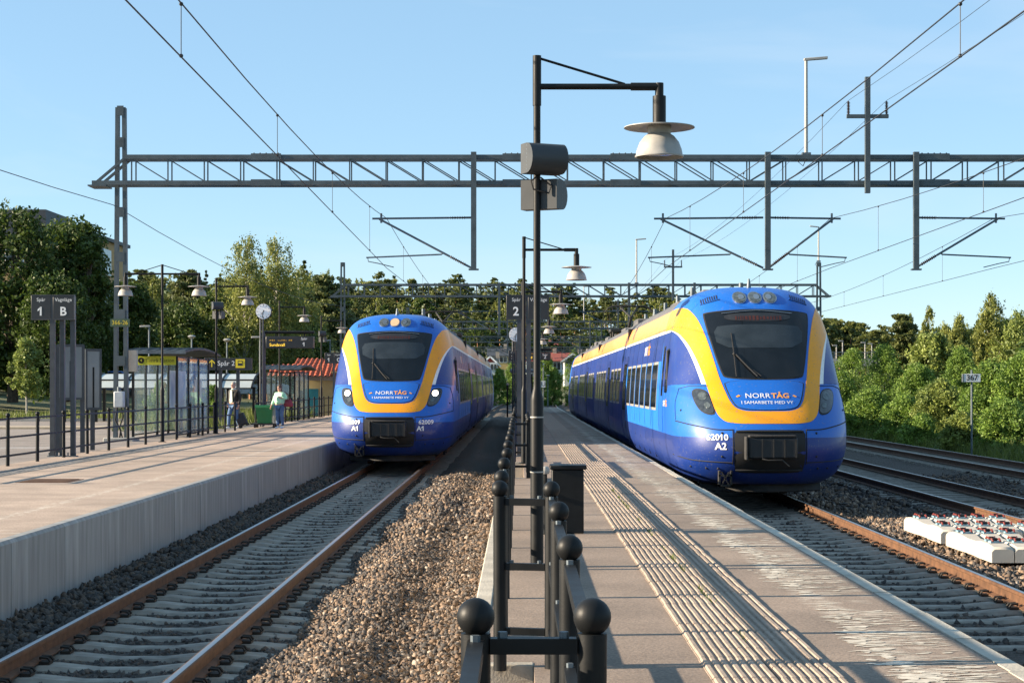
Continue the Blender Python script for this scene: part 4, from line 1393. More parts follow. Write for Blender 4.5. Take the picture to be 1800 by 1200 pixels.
def single_wire(label, pts, r=0.007):
    t = MB()
    out = []
    for (a, c) in zip(pts[:-1], pts[1:]):
        a = Vector(a); c = Vector(c)
        for j in range(10):
            u = j / 10
            p = a.lerp(c, u); p.z -= 0.012 * (c - a).length * 4 * u * (1 - u) * 0.8
            out.append(p)
    out.append(Vector(pts[-1]))
    o = t.tube(out, r, 5).build('feeder_wire', M_wire)
    tag(o, label, 'overhead wire', 'overhead lines')
for sg, wd in ((-1, 'left'), (1, 'right')):
    single_wire('thin feeder wire tied to the %s insulator of the tall feeder posts' % wd, [(9.67 + sg * 0.53 + bend(y), y - 0.41, 10.07) for y in [-14] + PORT], 0.006)
single_wire('black cable strung along the left gantry masts', [(XL - 0.2 + bend(y), y - 0.1, 7.2) for y in [-14] + PORT], 0.011)
# lamp masts standing on the gantry beams
def beam_light(label, x, Y, base, top, arm):
    t = thing('yard_light', label, 'light', (x, Y, base), group='yard lights on the gantries')
    MB().cyl((x, Y, base), (x, Y, top), 0.055, 0.045, 10).build('pole', M_lampwhite, t)
    MB().bb(x - 0.12, x + 0.12, Y - 0.12, Y + 0.12, base - 0.03, base + 0.05).build('base_plate', M_galv, t)
    MB().bar((x - 0.06, Y, top - 0.02), (x + arm, Y, top + 0.03), 0.12, 0.07).build('lamp_head', M_lampwhite, t, bevel=0.01)
    MB().tube([(x - 0.1, Y - 0.1, base), (x - 0.25, Y - 0.1, base - 0.2), (x - 0.1, Y - 0.1, base - 0.33), (x, Y - 0.1, base - 0.1)], 0.015, 5).build('cable', M_rubber, t)
beam_light('tall white lamp pole standing on the nearest gantry beam', 8.03, 49.4, 8.62, 11.3, 0.6)
beam_light('white lamp pole standing on the second gantry beam left of the right train', 7.4, 111.4, 8.62, 11.4, 0.6)
beam_light('white lamp pole at the right mast of the second gantry', 18.9, 111.4, 10.0, 12.2, -0.55)
beam_light('short white lamp pole behind the pantographs', 6.4, 175.0, 8.62, 12.0, 0.6)
# ================================================================== fences
ME_post = MB().cyl((0, 0, -0.02), (0, 0, 0.925), 0.036, n=18).mesh('post', M_black)
ME_ball = MB().sphere((0, 0, 0.965), 0.046, 24, 14).mesh('ball_finial', M_black)
ME_clamp = MB().bb(-0.026, 0.026, -0.012, 0.012, -0.024, 0.030).mesh('clamp', M_black)
def fence(label, pts, z, skip=()):
    t = thing('platform_fence', label, 'fence', (pts[0][0], pts[0][1], z))
    for i, (x, y) in enumerate(pts):
        tilt = (RNG.normal() * 0.004, RNG.normal() * 0.004, 0)
        po = link('post', ME_post, t, (x - pts[0][0], y - pts[0][1], 0), tilt)
        link('ball_finial', ME_ball, po)
    for i, ((xa, ya), (xb, yb)) in enumerate(zip(pts[:-1], pts[1:])):
        if i in skip:
            continue
        v = Vector((xb - xa, yb - ya, 0)); L = v.length; v.normalize()
        for h in (0.895, 0.545, 0.195):
            a = Vector((xa, ya, z + h)) + v * 0.034; c = Vector((xb, yb, z + h)) - v * 0.034
            MB().bar(a, c, 0.038, 0.038).build('rail', M_black, t)
            if ya < 34 and h > 0.3:
                for p, s in ((a, 1), (c, -1)):
                    q = p + v * s * 0.03
                    MB().cyl(q + Vector((0, 0, 0.018)), q + Vector((0, 0, 0.034)), 0.012, n=6).build('bolt', M_galv, t)
    return t
ZG = [(-0.105, 2.2), (-0.105, 4.27), (0.172, 4.27), (0.172, 6.08), (0.172, 7.84), (0.172, 9.52), (-0.105, 9.58)]
ZG += [(-0.105, y) for y in (10.75, 12.65, 14.6, 16.6, 18.65, 20.8, 22.9, 25.0, 27.1, 29.1)]
y = 29.1
for y0, y1 in ((29.1, 35.2), (55.0, 61.0), (81.0, 87.0)):
    ZG += [(0.15, y0 + 0.02), (0.15, y0 + 2.05), (0.15, y0 + 4.1), (0.15, y1 + 0.02), (-0.105, y1 + 0.06)]
    e = {29.1: 55.0, 55.0: 81.0, 81.0: 107.0}[y0]
    n_ = 9
    ZG += [(-0.105, y1 + (e - y1) * k / n_) for k in range(1, n_ + 1)]
fence('black post and rail fence with ball tops zigzagging down the middle platform', ZG, HP)
LF = [(-9.72, 33.5 - 2.06 * k) for k in (3, 2, 1)] + [(-9.72, 33.5 + 2.06 * k) for k in range(0, 14)]
gate = len(LF) - 1
LF += [(-9.72, 65.0 + 2.06 * k) for k in range(28)]
fence('black rail fence with ball tops along the back of the left platform', LF, HP, skip=(gate,))

# ================================================================== platform lamps
def lamp_bits(t, x, y, zarm, s, arm, sc=1.0):
    a = MB().cyl((x, y, zarm), (x + s * (arm - 0.12), y, zarm), 0.026, n=12)
    a.build('arm', M_black, t)
    c = MB().cyl((x + s * (arm - 0.24), y, zarm), (x + s * (arm + 0.02), y, zarm), 0.034, n=12)
    c.cyl((x + s * arm, y, zarm + 0.03), (x + s * arm, y, zarm - 0.09), 0.036, n=12)
    c.build('elbow', M_black, t)
    MB().cyl((x + s * 0.03, y, zarm + 0.235), (x + s * arm * 0.72, y, zarm + 0.02), 0.011, n=8).build('stay', M_black, t)
    xl = x + s * arm
    hd = MB().cyl((xl, y, zarm - 0.33), (xl, y, zarm - 0.08), 0.056, n=20).build('lamp_housing', M_black, t)
    d = MB().lathe([(0.05, 0.0), (0.12, 0.004), (0.297, -0.022), (0.298, -0.028), (0.29, -0.030), (0.11, -0.012), (0.05, -0.012)], (xl, y, zarm - 0.32), 40)
    d.build('lamp_disc', M_lampwhite, hd)
    be = MB().lathe([(0.10, 0.0), (0.10, -0.055), (0.095, -0.065), (0.125, -0.085), (0.165, -0.135), (0.188, -0.195), (0.198, -0.245), (0.206, -0.252), (0.204, -0.262), (0.19, -0.262), (0.18, -0.20), (0.15, -0.13), (0.10, -0.09)], (xl, y, zarm - 0.333), 40)
    be.build('lamp_shade', M_lampwhite, hd)
    MB().lathe([(0.0, 0.0), (0.12, 0.004), (0.19, 0.02)], (xl, y, zarm - 0.58), 28).build('lamp_lens', M_lens, hd)
def platform_lamp(label, x, y, h, arms=(1,), speakers=False, arm=1.03):
    z = HP
    t = thing('platform_lamp', label, 'lamp post', (x, y, z), group='black platform lamp posts')
    zt = z + h
    b = MB().lathe([(0.0, 0.0), (0.11, 0.0), (0.11, 0.012), (0.07, 0.02), (0.055, 0.03), (0.055, 1.40), (0.050, 1.44), (0.034, 1.50), (0.030, 1.54), (0.030, h - 0.42), (0.036, h - 0.42), (0.036, h), (0.0, h + 0.004)], (x, y, z), 24)
    b.build('pole', M_black, t)
    for s in arms:
        lamp_bits(t, x, y, zt - 0.26, s, arm)
    if speakers:
        for zz, rz, front in ((zt - 0.88, 0.42, 1), (zt - 1.165, -0.42, -1)):
            arc = [(-0.10, -0.125), (0.02, -0.125)] + [(0.02 + 0.125 * math.sin(q) * 0.95, -0.125 * math.cos(q)) for q in np.linspace(0.3, PI - 0.3, 9)] + [(0.02, 0.125), (-0.10, 0.125)]
            sp = MB().prism([(-q[0], q[1]) for q in arc] if front > 0 else [(q[0], q[1]) for q in arc], -0.165, 0.165, 'x')
            rot = Matrix.Rotation(rz, 3, 'Z')
            cen = Vector((x + 0.055, y - 0.10 * front, zz))
            sp.v = [tuple(cen + rot @ Vector(v)) for v in sp.v]
            so = sp.build('loudspeaker', mat('speaker_grey', (0.035, 0.04, 0.045), 0.5, var=0.1), t)
            gr = MB()
            for q in range(7):
                gr.bb(-0.166 if front > 0 else 0.164, -0.164 if front > 0 else 0.166, -0.02 * front - 0.006, -0.02 * front + 0.006, -0.10 + q * 0.033, -0.092 + q * 0.033)
            gr.v = [tuple(cen + rot @ Vector(v)) for v in gr.v]
            gr.build('screw_row', M_galv, so)
        MB().tube([(x + 0.03, y - 0.05, zt - 1.03), (x + 0.12, y - 0.05, zt - 1.10), (x + 0.10, y - 0.05, zt - 1.16), (x - 0.03, y - 0.06, zt - 1.13), (x - 0.05, y - 0.06, zt - 1.06), (x, y - 0.05, zt - 1.02)], 0.008, 6).build('cable', M_rubber, t)
    return t
L1 = platform_lamp('large black lamp post with two loudspeakers in the middle of the picture', 0.148, 14.85, 4.30, (1,), True)
for zz in (1.26, 0.80):
    MB().lathe([(0.057, -0.006), (0.058, 0.0), (0.057, 0.006)], (0.148, 14.85, HP + zz), 20).build('cable_tie', M_lampwhite, L1)
for lab, y, x in (('second lamp post along the middle platform, with a lit white bell shade', 34.6, 0.09), ('third lamp post along the middle platform, shade beside the track 2 sign', 47.2, 0.08),
                  ('fourth lamp post along the middle platform, partly behind the others', 65.0, 0.06), ('farthest lamp post on the middle platform, near the white clock', 82.0, 0.05)):
    platform_lamp(lab.replace('lit white', 'white'), x, y, 4.45 if y < 40 else 4.30)
platform_lamp('two armed black lamp post at the left platform fence beside the shelter', -9.70, 47.9, 4.82, (1, -1), False, 1.0)
for lab, y, sp in (('one armed lamp post with loudspeakers in front of the track 2 direction sign', 56.2, True), ('one armed lamp post behind the departure display on the left platform', 71.0, False), ('one armed lamp post beside the left train and the yellow building', 86.0, True)):
    platform_lamp(lab, -9.66, y, 4.95, (1,), sp, 1.0)

# ================================================================== signs
def track_sign(label, x, y, zt, n1, n2, posts, group):
    """two black plates on grey posts; x is the left edge"""
    t = thing('track_sign', label, 'sign', (x + 0.45, y, HP), group=group)
    for a, c, s, big in ((0.0, 0.425, 'Spår', n1), (0.47, 0.92, 'Vagnläge', n2)):
        p = MB().bb(x + a, x + c, y - 0.06, y + 0.06, zt - 0.52, zt).build('sign_plate', M_signblack, t, bevel=0.006)
        fr = MB()
        for z in (zt - 0.52, zt):
            fr.bb(x + a - 0.008, x + c + 0.008, y - 0.066, y + 0.066, z - 0.008, z + 0.008)
        fr.build('plate_frame', M_signframe, p)
        letters('lettering', s, 0.105, (x + (a + c) / 2, y - 0.064, zt - 0.10), p, M_letter)
        if big:
            letters('lettering', big, 0.26, (x + (a + c) / 2 - 0.005, y - 0.064, zt - 0.355), p, M_letter, bold=True)
    for q in posts:
        po = MB().bb(x + q - 0.05, x + q + 0.05, y + 0.064 if q > 0.5 else y - 0.05, y + 0.164 if q > 0.5 else y + 0.05, HP + 0.02, zt if q < 0.5 else zt - 0.02).build('sign_post', M_signframe, t)
        f = MB().bb(x + q - 0.10, x + q + 0.10, y - 0.08, y + 0.18, HP, HP + 0.02)
        for bx0 in (-0.08, 0.08):
            f.cyl((x + q + bx0, y, HP + 0.02), (x + q + bx0, y, HP + 0.09), 0.015, n=6)
        f.build('foot_plate', M_galv, po)
    return t
track_sign('tall sign reading Spår 1 and Vagnläge B at the far left', (56 - VX) * 38.0 / F, 38.0, HC + 159 * 38.0 / F, '1', 'B', (0.45, 0.63, 0.86), 'track signs')
track_sign('dark sign reading Spår 2 behind the large middle lamp post', (890 - VX) * 38.0 / F, 38.0, HC + 159 * 38.0 / F, '2', None, (0.28, 0.48), 'track signs')
track_sign('small far sign reading Spår 1 and Vagnläge C beside the left train', (571 - VX) * 88.0 / F, 88.0, HC + 58 * 88.0 / F, '1', 'C', (0.45, 0.75), 'track signs')
track_sign('small far sign reading 2 left of the distant departure display', (894 - VX) * 92.0 / F, 92.0, HC + 62 * 92.0 / F, '2', None, (0.45,), 'track signs')

# direction sign
Y = 65.0
xa, xb = (360 - VX) * Y / F, (443 - VX) * Y / F
za, zc = HC + 29.5 * Y / F, HC + 49 * Y / F
t = thing('direction_sign', 'wide black sign reading Spår 2 with yellow arrow and train symbol', 'sign', ((xa + xb) / 2, Y, HP))
p = MB().bb(xa, xb, Y - 0.08, Y + 0.08, za, zc).build('sign_plate', M_signblack, t, bevel=0.01)
MB().bb(xa - 0.01, xb + 0.01, Y - 0.09, Y + 0.09, za - 0.03, za).build('plate_frame', M_signframe, p)
letters('lettering', 'Spår 2', 0.25, (xa + 0.80, Y - 0.084, (za + zc) / 2), p, M_letter, sx=1.0)
ax = xa + 0.27; zm = (za + zc) / 2
ar = MB().add([(ax - 0.02, Y - 0.084, zm - 0.13), (ax + 0.02, Y - 0.084, zm - 0.13), (ax + 0.02, Y - 0.084, zm + 0.13), (ax - 0.02, Y - 0.084, zm + 0.13)], [(0, 1, 2, 3)])
for s in (-1, 1):
    ar.add([(ax, Y - 0.0841, zm + 0.145), (ax + s * 0.12, Y - 0.0841, zm + 0.03), (ax + s * 0.12, Y - 0.0841, zm - 0.02), (ax, Y - 0.0841, zm + 0.09)], [(0, 1, 2, 3)])
ar.build('arrow', M_yellow, p, smooth=False)
sx_ = xb - 0.42
MB().bb(sx_ - 0.17, sx_ + 0.17, Y - 0.086, Y - 0.081, zm - 0.16, zm + 0.16).build('train_symbol', M_yellow, p)
MB().bb(sx_ - 0.09, sx_ + 0.09, Y - 0.09, Y - 0.087, zm - 0.08, zm + 0.10).build('symbol_body', M_signblack, p)
MB().bb(sx_ - 0.065, sx_ + 0.065, Y - 0.094, Y - 0.091, zm + 0.01, zm + 0.07).build('symbol_window', M_yellow, p)
for q in (0.55, 1.20):
    MB().bb(xa + q - 0.06, xa + q + 0.06, Y + 0.085, Y + 0.2, HP, zc - 0.05).build('sign_post', M_signframe, t)

# clocks
def clock(label, x, y, zc_, base):
    t = thing('platform_clock', label, 'clock', (x, y, HP), group='platform clocks')
    for s in (-0.045, 0.045):
        MB().cyl((x + s - 0.08, y + 0.03, HP), (x + s - 0.08, y + 0.03, zc_ - 0.25), 0.035, n=10).build('clock_post', M_signframe, t)
    f = MB().cyl((x, y + 0.08, zc_), (x, y - 0.08, zc_), 0.30, n=40).build('clock_case', M_black, t)
    MB().cyl((x, y - 0.081, zc_), (x, y - 0.086, zc_), 0.28, n=40).build('clock_face', mat('clock_white', (0.9, 0.9, 0.9), 0.4, var=0.02), f)
    for k in range(12):
        a = k * PI / 6
        d = Vector((math.sin(a), 0, math.cos(a)))
        MB().bar(Vector((x, y - 0.092, zc_)) + d * 0.20, Vector((x, y - 0.092, zc_)) + d * 0.265, 0.022, 0.006).build('hour_mark', M_black, f)
    for a, l, w in ((rad(220), 0.15, 0.03), (rad(190), 0.23, 0.02)):
        d = Vector((math.sin(a), 0, math.cos(a)))
        MB().bar(Vector((x, y - 0.097, zc_)) - d * 0.05, Vector((x, y - 0.097, zc_)) + d * l, w, 0.006).build('clock_hand', M_black, f)
p = P(463.5, 547.5, 66.0)
clock('round white clock on a double post on the left platform', p.x, 66.0, p.z, HP)
p = P(907, 588, 70.0)
clock('round white clock half hidden behind the middle lamp posts', p.x, 70.0, p.z, HP)

# departure displays
M_amber = mat('led_amber', (0.5, 0.3, 0.02), 0.5, emit=(1.0, 0.62, 0.05), estr=0.5)
def display(label, x0, x1, y, z0, z1, txt, num):
    t = thing('departure_display', label, 'display', ((x0 + x1) / 2, y, HP), group='departure displays')
    c = MB().bb(x0, x1, y - 0.15, y + 0.15, z0, z1).build('display_case', M_signblack, t, bevel=0.02)
    w = x1 - x0
    if txt:
        letters('lettering', txt, 0.17, (x0 + w * 0.24, y - 0.154, z0 + 0.13), c, M_amber)
        rr = random.Random(5)
        d = MB()
        xx = x0 + w * 0.08
        while xx < x0 + w * 0.55:
            ww = rr.uniform(0.03, 0.07)
            if rr.random() < 0.8:
                d.bb(xx, xx + ww, y - 0.156, y - 0.152, z0 + 0.285, z0 + 0.285 + rr.uniform(0.03, 0.06))
            xx += ww + 0.03
        d.build('small_print', mat('led_dim', (0.2, 0.12, 0.01), 0.5, emit=(1, .5, .05), estr=0.08), c)
    letters('lettering', 'Spår', 0.14, (x1 - w * 0.2, y - 0.154, z1 - 0.10), c, M_letter)
    letters('lettering', num, 0.22, (x1 - w * 0.2, y - 0.154, z0 + 0.15), c, M_letter, bold=True)
    MB().cyl((x0 - 0.1, y + 0.05, z1 + 0.16), (x1, y + 0.05, z1 + 0.16), 0.06, n=12).build('support_arm', M_black, t)
    for q in (0.2, 0.8):
        MB().cyl((x0 + w * q, y + 0.05, z1), (x0 + w * q, y + 0.05, z1 + 0.13), 0.025, n=8).build('hanger', M_black, t)
    MB().cyl((x0 - 0.1, y + 0.05, HP), (x0 - 0.1, y + 0.05, z1 + 0.22), 0.07, n=12).build('display_post', M_signframe, t)
a_, c_ = P(468, 612, 70), P(552, 591, 70)
display('black departure display showing Sundsvall on the left platform', a_.x, c_.x, 70, a_.z, c_.z, 'Sundsvall', '1')
a_, c_ = P(918, 633, 85), P(968, 620, 85)
display('distant departure display for track 2 behind the middle lamp posts', a_.x, c_.x, 85, a_.z, c_.z, 'sand', '2')

# kilometre board and whistle board
def board(name, label, px, ytop, ybase_z, Y, txt, pw, ph, yc):
    x = (px - VX) * Y / F
    t = thing(name, label, 'sign', (x, Y, ybase_z))
    zt = HC - (ytop - VY) * Y / F
    MB().cyl((x, Y, ybase_z), (x, Y, zt), 0.035, n=10).build('board_post', M_galv, t)
    zc2 = HC - (yc - VY) * Y / F
    b = MB().bb(x - pw / 2, x + pw / 2, Y - 0.07, Y - 0.04, zc2 - ph / 2, zc2 + ph / 2).build('board', M_white, t, bevel=0.004)
    MB().bb(x - pw / 2 - 0.03, x - pw / 2, Y - 0.075, Y + 0.1, zc2 - ph / 2, zc2 + ph / 2).build('board_side', M_galv, t)
    letters('lettering', txt, ph * 0.95, (x, Y - 0.074, zc2), b, M_black, bold=(txt == '367'))
board('kilometre_board', 'white kilometre board 367 on a slim pole before the bushes', 1708, 650, -0.3, 61.0, '367', 0.58, 0.28, 664)
board('whistle_board', 'small white board with a black U near the far end of the platform', 955, 645, -0.3, 135.0, 'U', 0.33, 0.5, 675)
# ================================================================== shelters, bins, boards
def shelter(label, x0, x1, y0, y1, z0, h, band_text=None, inner=True):
    """x0..x1 across the picture, y0..y1 in depth"""
    t = thing('waiting_shelter', label, 'shelter', ((x0 + x1) / 2, y0, z0))
    zt = z0 + h
    nx = 3; ny = 3
    posts = [(x0 + (x1 - x0) * i / nx, y) for i in range(nx + 1) for y in (y1,)] + [(x, y0 + (y1 - y0) * j / ny) for x in (x0, x1) for j in range(ny)]
    for x, y in posts:
        MB().bb(x - 0.035, x + 0.035, y - 0.035, y + 0.035, z0, zt).build('shelter_post', M_black, t)
    panes = [(x0 + (x1 - x0) * i / nx, y1, x0 + (x1 - x0) * (i + 1) / nx, y1) for i in range(nx)]
    panes += [(x, y0 + (y1 - y0) * j / ny, x, y0 + (y1 - y0) * (j + 1) / ny) for x in (x0, x1) for j in range(ny)]
    for a, c, e, f in panes:
        if a == e:
            MB().bb(a - 0.005, a + 0.005, c + 0.04, f - 0.04, z0 + 0.12, zt - 0.05).build('glass_pane', M_glass, t, smooth=False)
            for z in (z0 + 0.1, zt - 0.03):
                MB().bb(a - 0.025, a + 0.025, c + 0.035, f - 0.035, z - 0.02, z + 0.02).build('pane_rail', M_black, t)
        else:
            MB().bb(a + 0.04, e - 0.04, c - 0.005, c + 0.005, z0 + 0.12, zt - 0.05).build('glass_pane', M_glass, t, smooth=False)
            for z in (z0 + 0.1, zt - 0.03):
                MB().bb(a + 0.035, e - 0.035, c - 0.025, c + 0.025, z - 0.02, z + 0.02).build('pane_rail', M_black, t)
    # shallow barrel roof
    rows = []
    n = 10
    for i in range(n + 1):
        u = i / n
        y = y0 - 0.5 + (y1 - y0 + 0.9) * u
        z = zt + 0.05 + 0.22 * math.sin(PI * (0.15 + 0.75 * u))
        rows.append([(x0 - 0.15, y, z), (x1 + 0.35, y, z)])
    b = MB().grid(rows)
    b.grid([[(p[0], p[1], p[2] - 0.05) for p in r] for r in rows], flip=True)
    k = 2 * (n + 1)
    for i in range(n):
        for j in (0, 1):
            b.f.append((i * 2 + j, (i + 1) * 2 + j, (i + 1) * 2 + j + k, i * 2 + j + k)); b.m.append(0)
    b.f += [(0, 1, 1 + k, k), (k - 2, k - 1, 2 * k - 1, 2 * k - 2)]; b.m += [0, 0]
    rf = b.build('roof', M_dark, t)
    for i in range(7):
        x = x0 - 0.1 + (x1 - x0 + 0.4) * i / 6
        MB().tube([(x, r[0][1], r[0][2] + 0.01) for r in rows], 0.018, 5).build('roof_rib', M_black, rf)
    MB().bb(x0 - 0.15, x1 + 0.35, y0 - 0.52, y0 - 0.46, rows[0][0][2] - 0.09, rows[0][0][2] + 0.02).build('gutter', M_galv, rf)
    MB().bb(x0 + 0.3, x1 - 0.3, y1 - 0.5, y1 - 0.15, z0 + 0.43, z0 + 0.48).build('bench', M_dark, t)
    for q in (x0 + 0.45, x1 - 0.45):
        MB().bb(q - 0.025, q + 0.025, y1 - 0.4, y1 - 0.2, z0, z0 + 0.43).build('bench_leg', M_black, t)
    if band_text:
        ba = MB().bb(x0 + 0.02, x1 - 0.02, y0 - 0.06, y0 - 0.04, zt - 0.26, zt - 0.0).build('name_band', mat('band_yellow', (0.46, 0.47, 0.02), 0.5, var=0.04), t)
        letters('lettering', band_text, 0.155, (x0 + (x1 - x0) * 0.62, y0 - 0.064, zt - 0.13), ba, M_black)
        dsc = MB().cyl((x0 + 0.25, y0 - 0.062, zt - 0.13), (x0 + 0.25, y0 - 0.066, zt - 0.13), 0.09, n=20).build('band_emblem', M_black, ba)
        MB().lathe([(0.06, 0), (0.068, 0)], (0, 0, 0), 20)
        letters('lettering', '4', 0.12, (x0 + 0.25, y0 - 0.069, zt - 0.13), dsc, MATS['band_yellow'])
        MB().bb(x1 - 0.42, x1 - 0.2, y1 - 0.12, y1 - 0.04, z0 + 1.15, z0 + 1.75).build('timetable_case', M_lampwhite, t)
        po = MB().bb(x1 - 0.30, x1 - 0.275, y0 + (y1 - y0) * 0.08, y0 + (y1 - y0) * 0.55, z0 + 0.9, z0 + 2.0).build('poster', mat('poster_blue', (0.12, 0.30, 0.62), 0.35, var=0.5, scale=1.1, col2=(0.6, 0.62, 0.6)), t)
    return t
shelter('glass bus shelter with a yellow Timrå Station band beside the left mast', (234 - VX) * 52.0 / F, (308 - VX) * 52.0 / F + 0.05, 52.0, 57.2, 0.606, 2.42, 'Timrå Station')
shelter('glass shelter with black frame in front of the yellow building', (467 - VX) * 78.0 / F, (518 - VX) * 78.0 / F, 78.0, 83.0, 0.606, 2.2)
# glazed shelter on the middle platform far away
shelter('narrow dark glass shelter far down the middle platform', -0.35, 0.7, 96.0, 101.0, HP, 2.2)

# cycle canopy: long curved roof on black posts
cx0, cx1, cy = (118 - VX) * 76.0 / F, (449 - VX) * 76.0 / F, 76.0
t = thing('cycle_canopy', 'long low canopy with curved translucent roof on black posts behind the fence', 'canopy', ((cx0 + cx1) / 2, cy, 0.606))
M_poly = mat('canopy_sheet', (0.42, 0.46, 0.45), 0.3, var=0.12, scale=1.5)
nb = 6
for i in range(nb):
    xa = cx0 + (cx1 - cx0) * i / nb; xb = cx0 + (cx1 - cx0) * (i + 1) / nb
    rows = []
    for k in range(9):
        a = PI / 2 * k / 8
        rows.append([(xa + 0.03, cy + 2.2 * (1 - math.sin(a)) - 0.0, 0.606 + 1.42 + 0.62 * math.sin(a) ** 0.5 * 1.0), (xb - 0.03, cy + 2.2 * (1 - math.sin(a)), 0.606 + 1.42 + 0.62 * math.sin(a) ** 0.5)])
    rows = [[(p[0] + (0.35 * (1 - k / 8) if False else 0), cy - 1.1 + 2.2 * (k / 8), 0.606 + 1.45 + 0.62 * math.sin(PI / 2 * (k / 8)) ** 0.8) for p in r] for k, r in enumerate(rows)]
    MB().grid(rows).build('roof_sheet', M_poly, t)
for i in range(nb + 1):
    x = cx0 + (cx1 - cx0) * i / nb
    MB().tube([(x, cy - 1.1 + 2.2 * k / 8, 0.606 + 1.46 + 0.62 * math.sin(PI / 2 * k / 8) ** 0.8) for k in range(9)], 0.045, 6).build('rib', M_black, t)
    MB().bb(x - 0.06, x + 0.06, cy + 1.0, cy + 1.12, 0.5, 0.606 + 2.05).build('canopy_post', M_black, t)
    MB().bb(x - 0.06, x + 0.06, cy - 0.5, cy - 0.38, 0.5, 0.606 + 1.5).build('canopy_post', M_black, t)
for z, yy in ((0.606 + 1.44, cy - 1.1), (0.606 + 1.80, cy - 0.45), (0.606 + 2.07, cy + 1.05)):
    MB().bb(cx0, cx1, yy - 0.03, yy + 0.03, z - 0.03, z + 0.03).build('purlin', M_black, t)

# waste bin with lid beside the middle lamp
Y = 18.2
t = thing('grit_box', 'black upright box with an overhanging lid beside the middle lamp post', 'box', (0.50, Y, HP))
MB().bb(0.335, 0.665, Y, Y + 0.34, HP, HP + 0.66).build('box_body', M_black, t, bevel=0.012)
lid = MB().bb(0.315, 0.695, Y - 0.02, Y + 0.36, HP + 0.66, HP + 0.705)
lid.build('lid', M_black, t, bevel=0.012)
k = MB().lathe([(0.0, 0.0), (0.035, 0.0), (0.045, 0.02), (0.045, 0.05), (0.03, 0.075), (0.0, 0.08)], (0.265, Y - 0.1, HP + 0.62), 16)
k.build('post_knob', M_lampwhite, t)  # pale round knob on top of the slim post, gives no light
MB().cyl((0.265, Y - 0.1, HP), (0.265, Y - 0.1, HP + 0.62), 0.02, n=8).build('knob_post', M_black, t)

# signal post and cabinet far down the middle platform
t = thing('relay_cabinet', 'grey cabinet on the middle platform behind the lamp posts', 'cabinet', ((931 - VX) * 90 / F, 90, HP))
MB().bb((926 - VX) * 90 / F, (934 - VX) * 90 / F, 90, 90.5, HP + 0.9, HP + 1.65).build('cabinet_body', M_galv, t, bevel=0.01)
MB().bb((928 - VX) * 90 / F, (931 - VX) * 90 / F, 90.1, 90.3, HP, HP + 0.9).build('cabinet_leg', M_galv, t)
t = thing('bollard_light', 'slim black bollard with a pale cap left of the far shelter', 'bollard', ((892 - VX) * 86 / F, 86, HP))
MB().cyl(((892 - VX) * 86 / F, 86, HP), ((892 - VX) * 86 / F, 86, HP + 1.55), 0.04, n=10).build('bollard_post', M_black, t)
MB().cyl(((892 - VX) * 86 / F, 86, HP + 1.55), ((892 - VX) * 86 / F, 86, HP + 1.66), 0.06, n=10).build('bollard_cap', M_lampwhite, t)

# information boards behind the first sign
M_board = mat('board_zinc', (0.20, 0.21, 0.23), 0.3, 0.7, var=0.2, scale=1.2)
def info_board(label, x0, x1, y, z0, z1, post_x, turn=0.0):
    t = thing('information_board', label, 'notice board', ((x0 + x1) / 2, y, 0.606), turn)
    w = (x1 - x0) / 2
    c = MB().bb(-w, w, -0.07, 0.07, z0 - 0.606, z1 - 0.606).build('board_case', M_board, t, local=True, bevel=0.008)
    fr = MB()
    for z in (z0 - 0.606 + 0.03, z1 - 0.606 - 0.03):
        fr.bb(-w, w, -0.09, -0.071, z - 0.03, z + 0.03)
    for x in (-w + 0.025, w - 0.025):
        fr.bb(x - 0.025, x + 0.025, -0.092, -0.072, z0 - 0.606, z1 - 0.606)
    fr.build('board_frame', M_signframe, c, local=True)
    MB().bb(-0.02, 0.02, -0.085, -0.072, z0 - 0.55, z0 - 0.606 + (z1 - z0) * 0.7).build('board_rib', M_black, c, local=True)
    for q in post_x:
        MB().bb(q - 0.055, q + 0.055, -0.05, 0.05, 0, z1 - 0.62 if abs(q) > w * 0.8 else z0 - 0.606).build('board_post', M_signframe, t, local=True)
a_, c_ = P(101, 703, 41), P(147, 605, 41)
info_board('grey notice board with wide header behind the Spår 1 sign posts', a_.x, c_.x, 41, a_.z, c_.z, (-0.28, 0.27), 0.25)
a_, c_ = P(150, 720, 42.5), P(178, 613, 42.5)
info_board('tall narrow grey notice board left of the gantry mast', a_.x, c_.x, 42.5, a_.z, c_.z, (-0.02,), 0.3)

# drain cover
Y = YG(845, HP)
xx = (88 - VX) * Y / F
t = thing('drain_cover', 'rusty drain cover in the left platform', 'drain', (xx, Y, HP))
MB().bb(xx - 0.42, xx + 0.42, Y - 0.5, Y + 0.5, HP - 0.02, HP + 0.006).build('cover_frame', M_rust, t)
for k in range(9):
    MB().bb(xx - 0.36, xx + 0.36, Y - 0.42 + k * 0.1, Y - 0.36 + k * 0.1, HP + 0.006, HP + 0.014).build('cover_bar', M_rust, t)

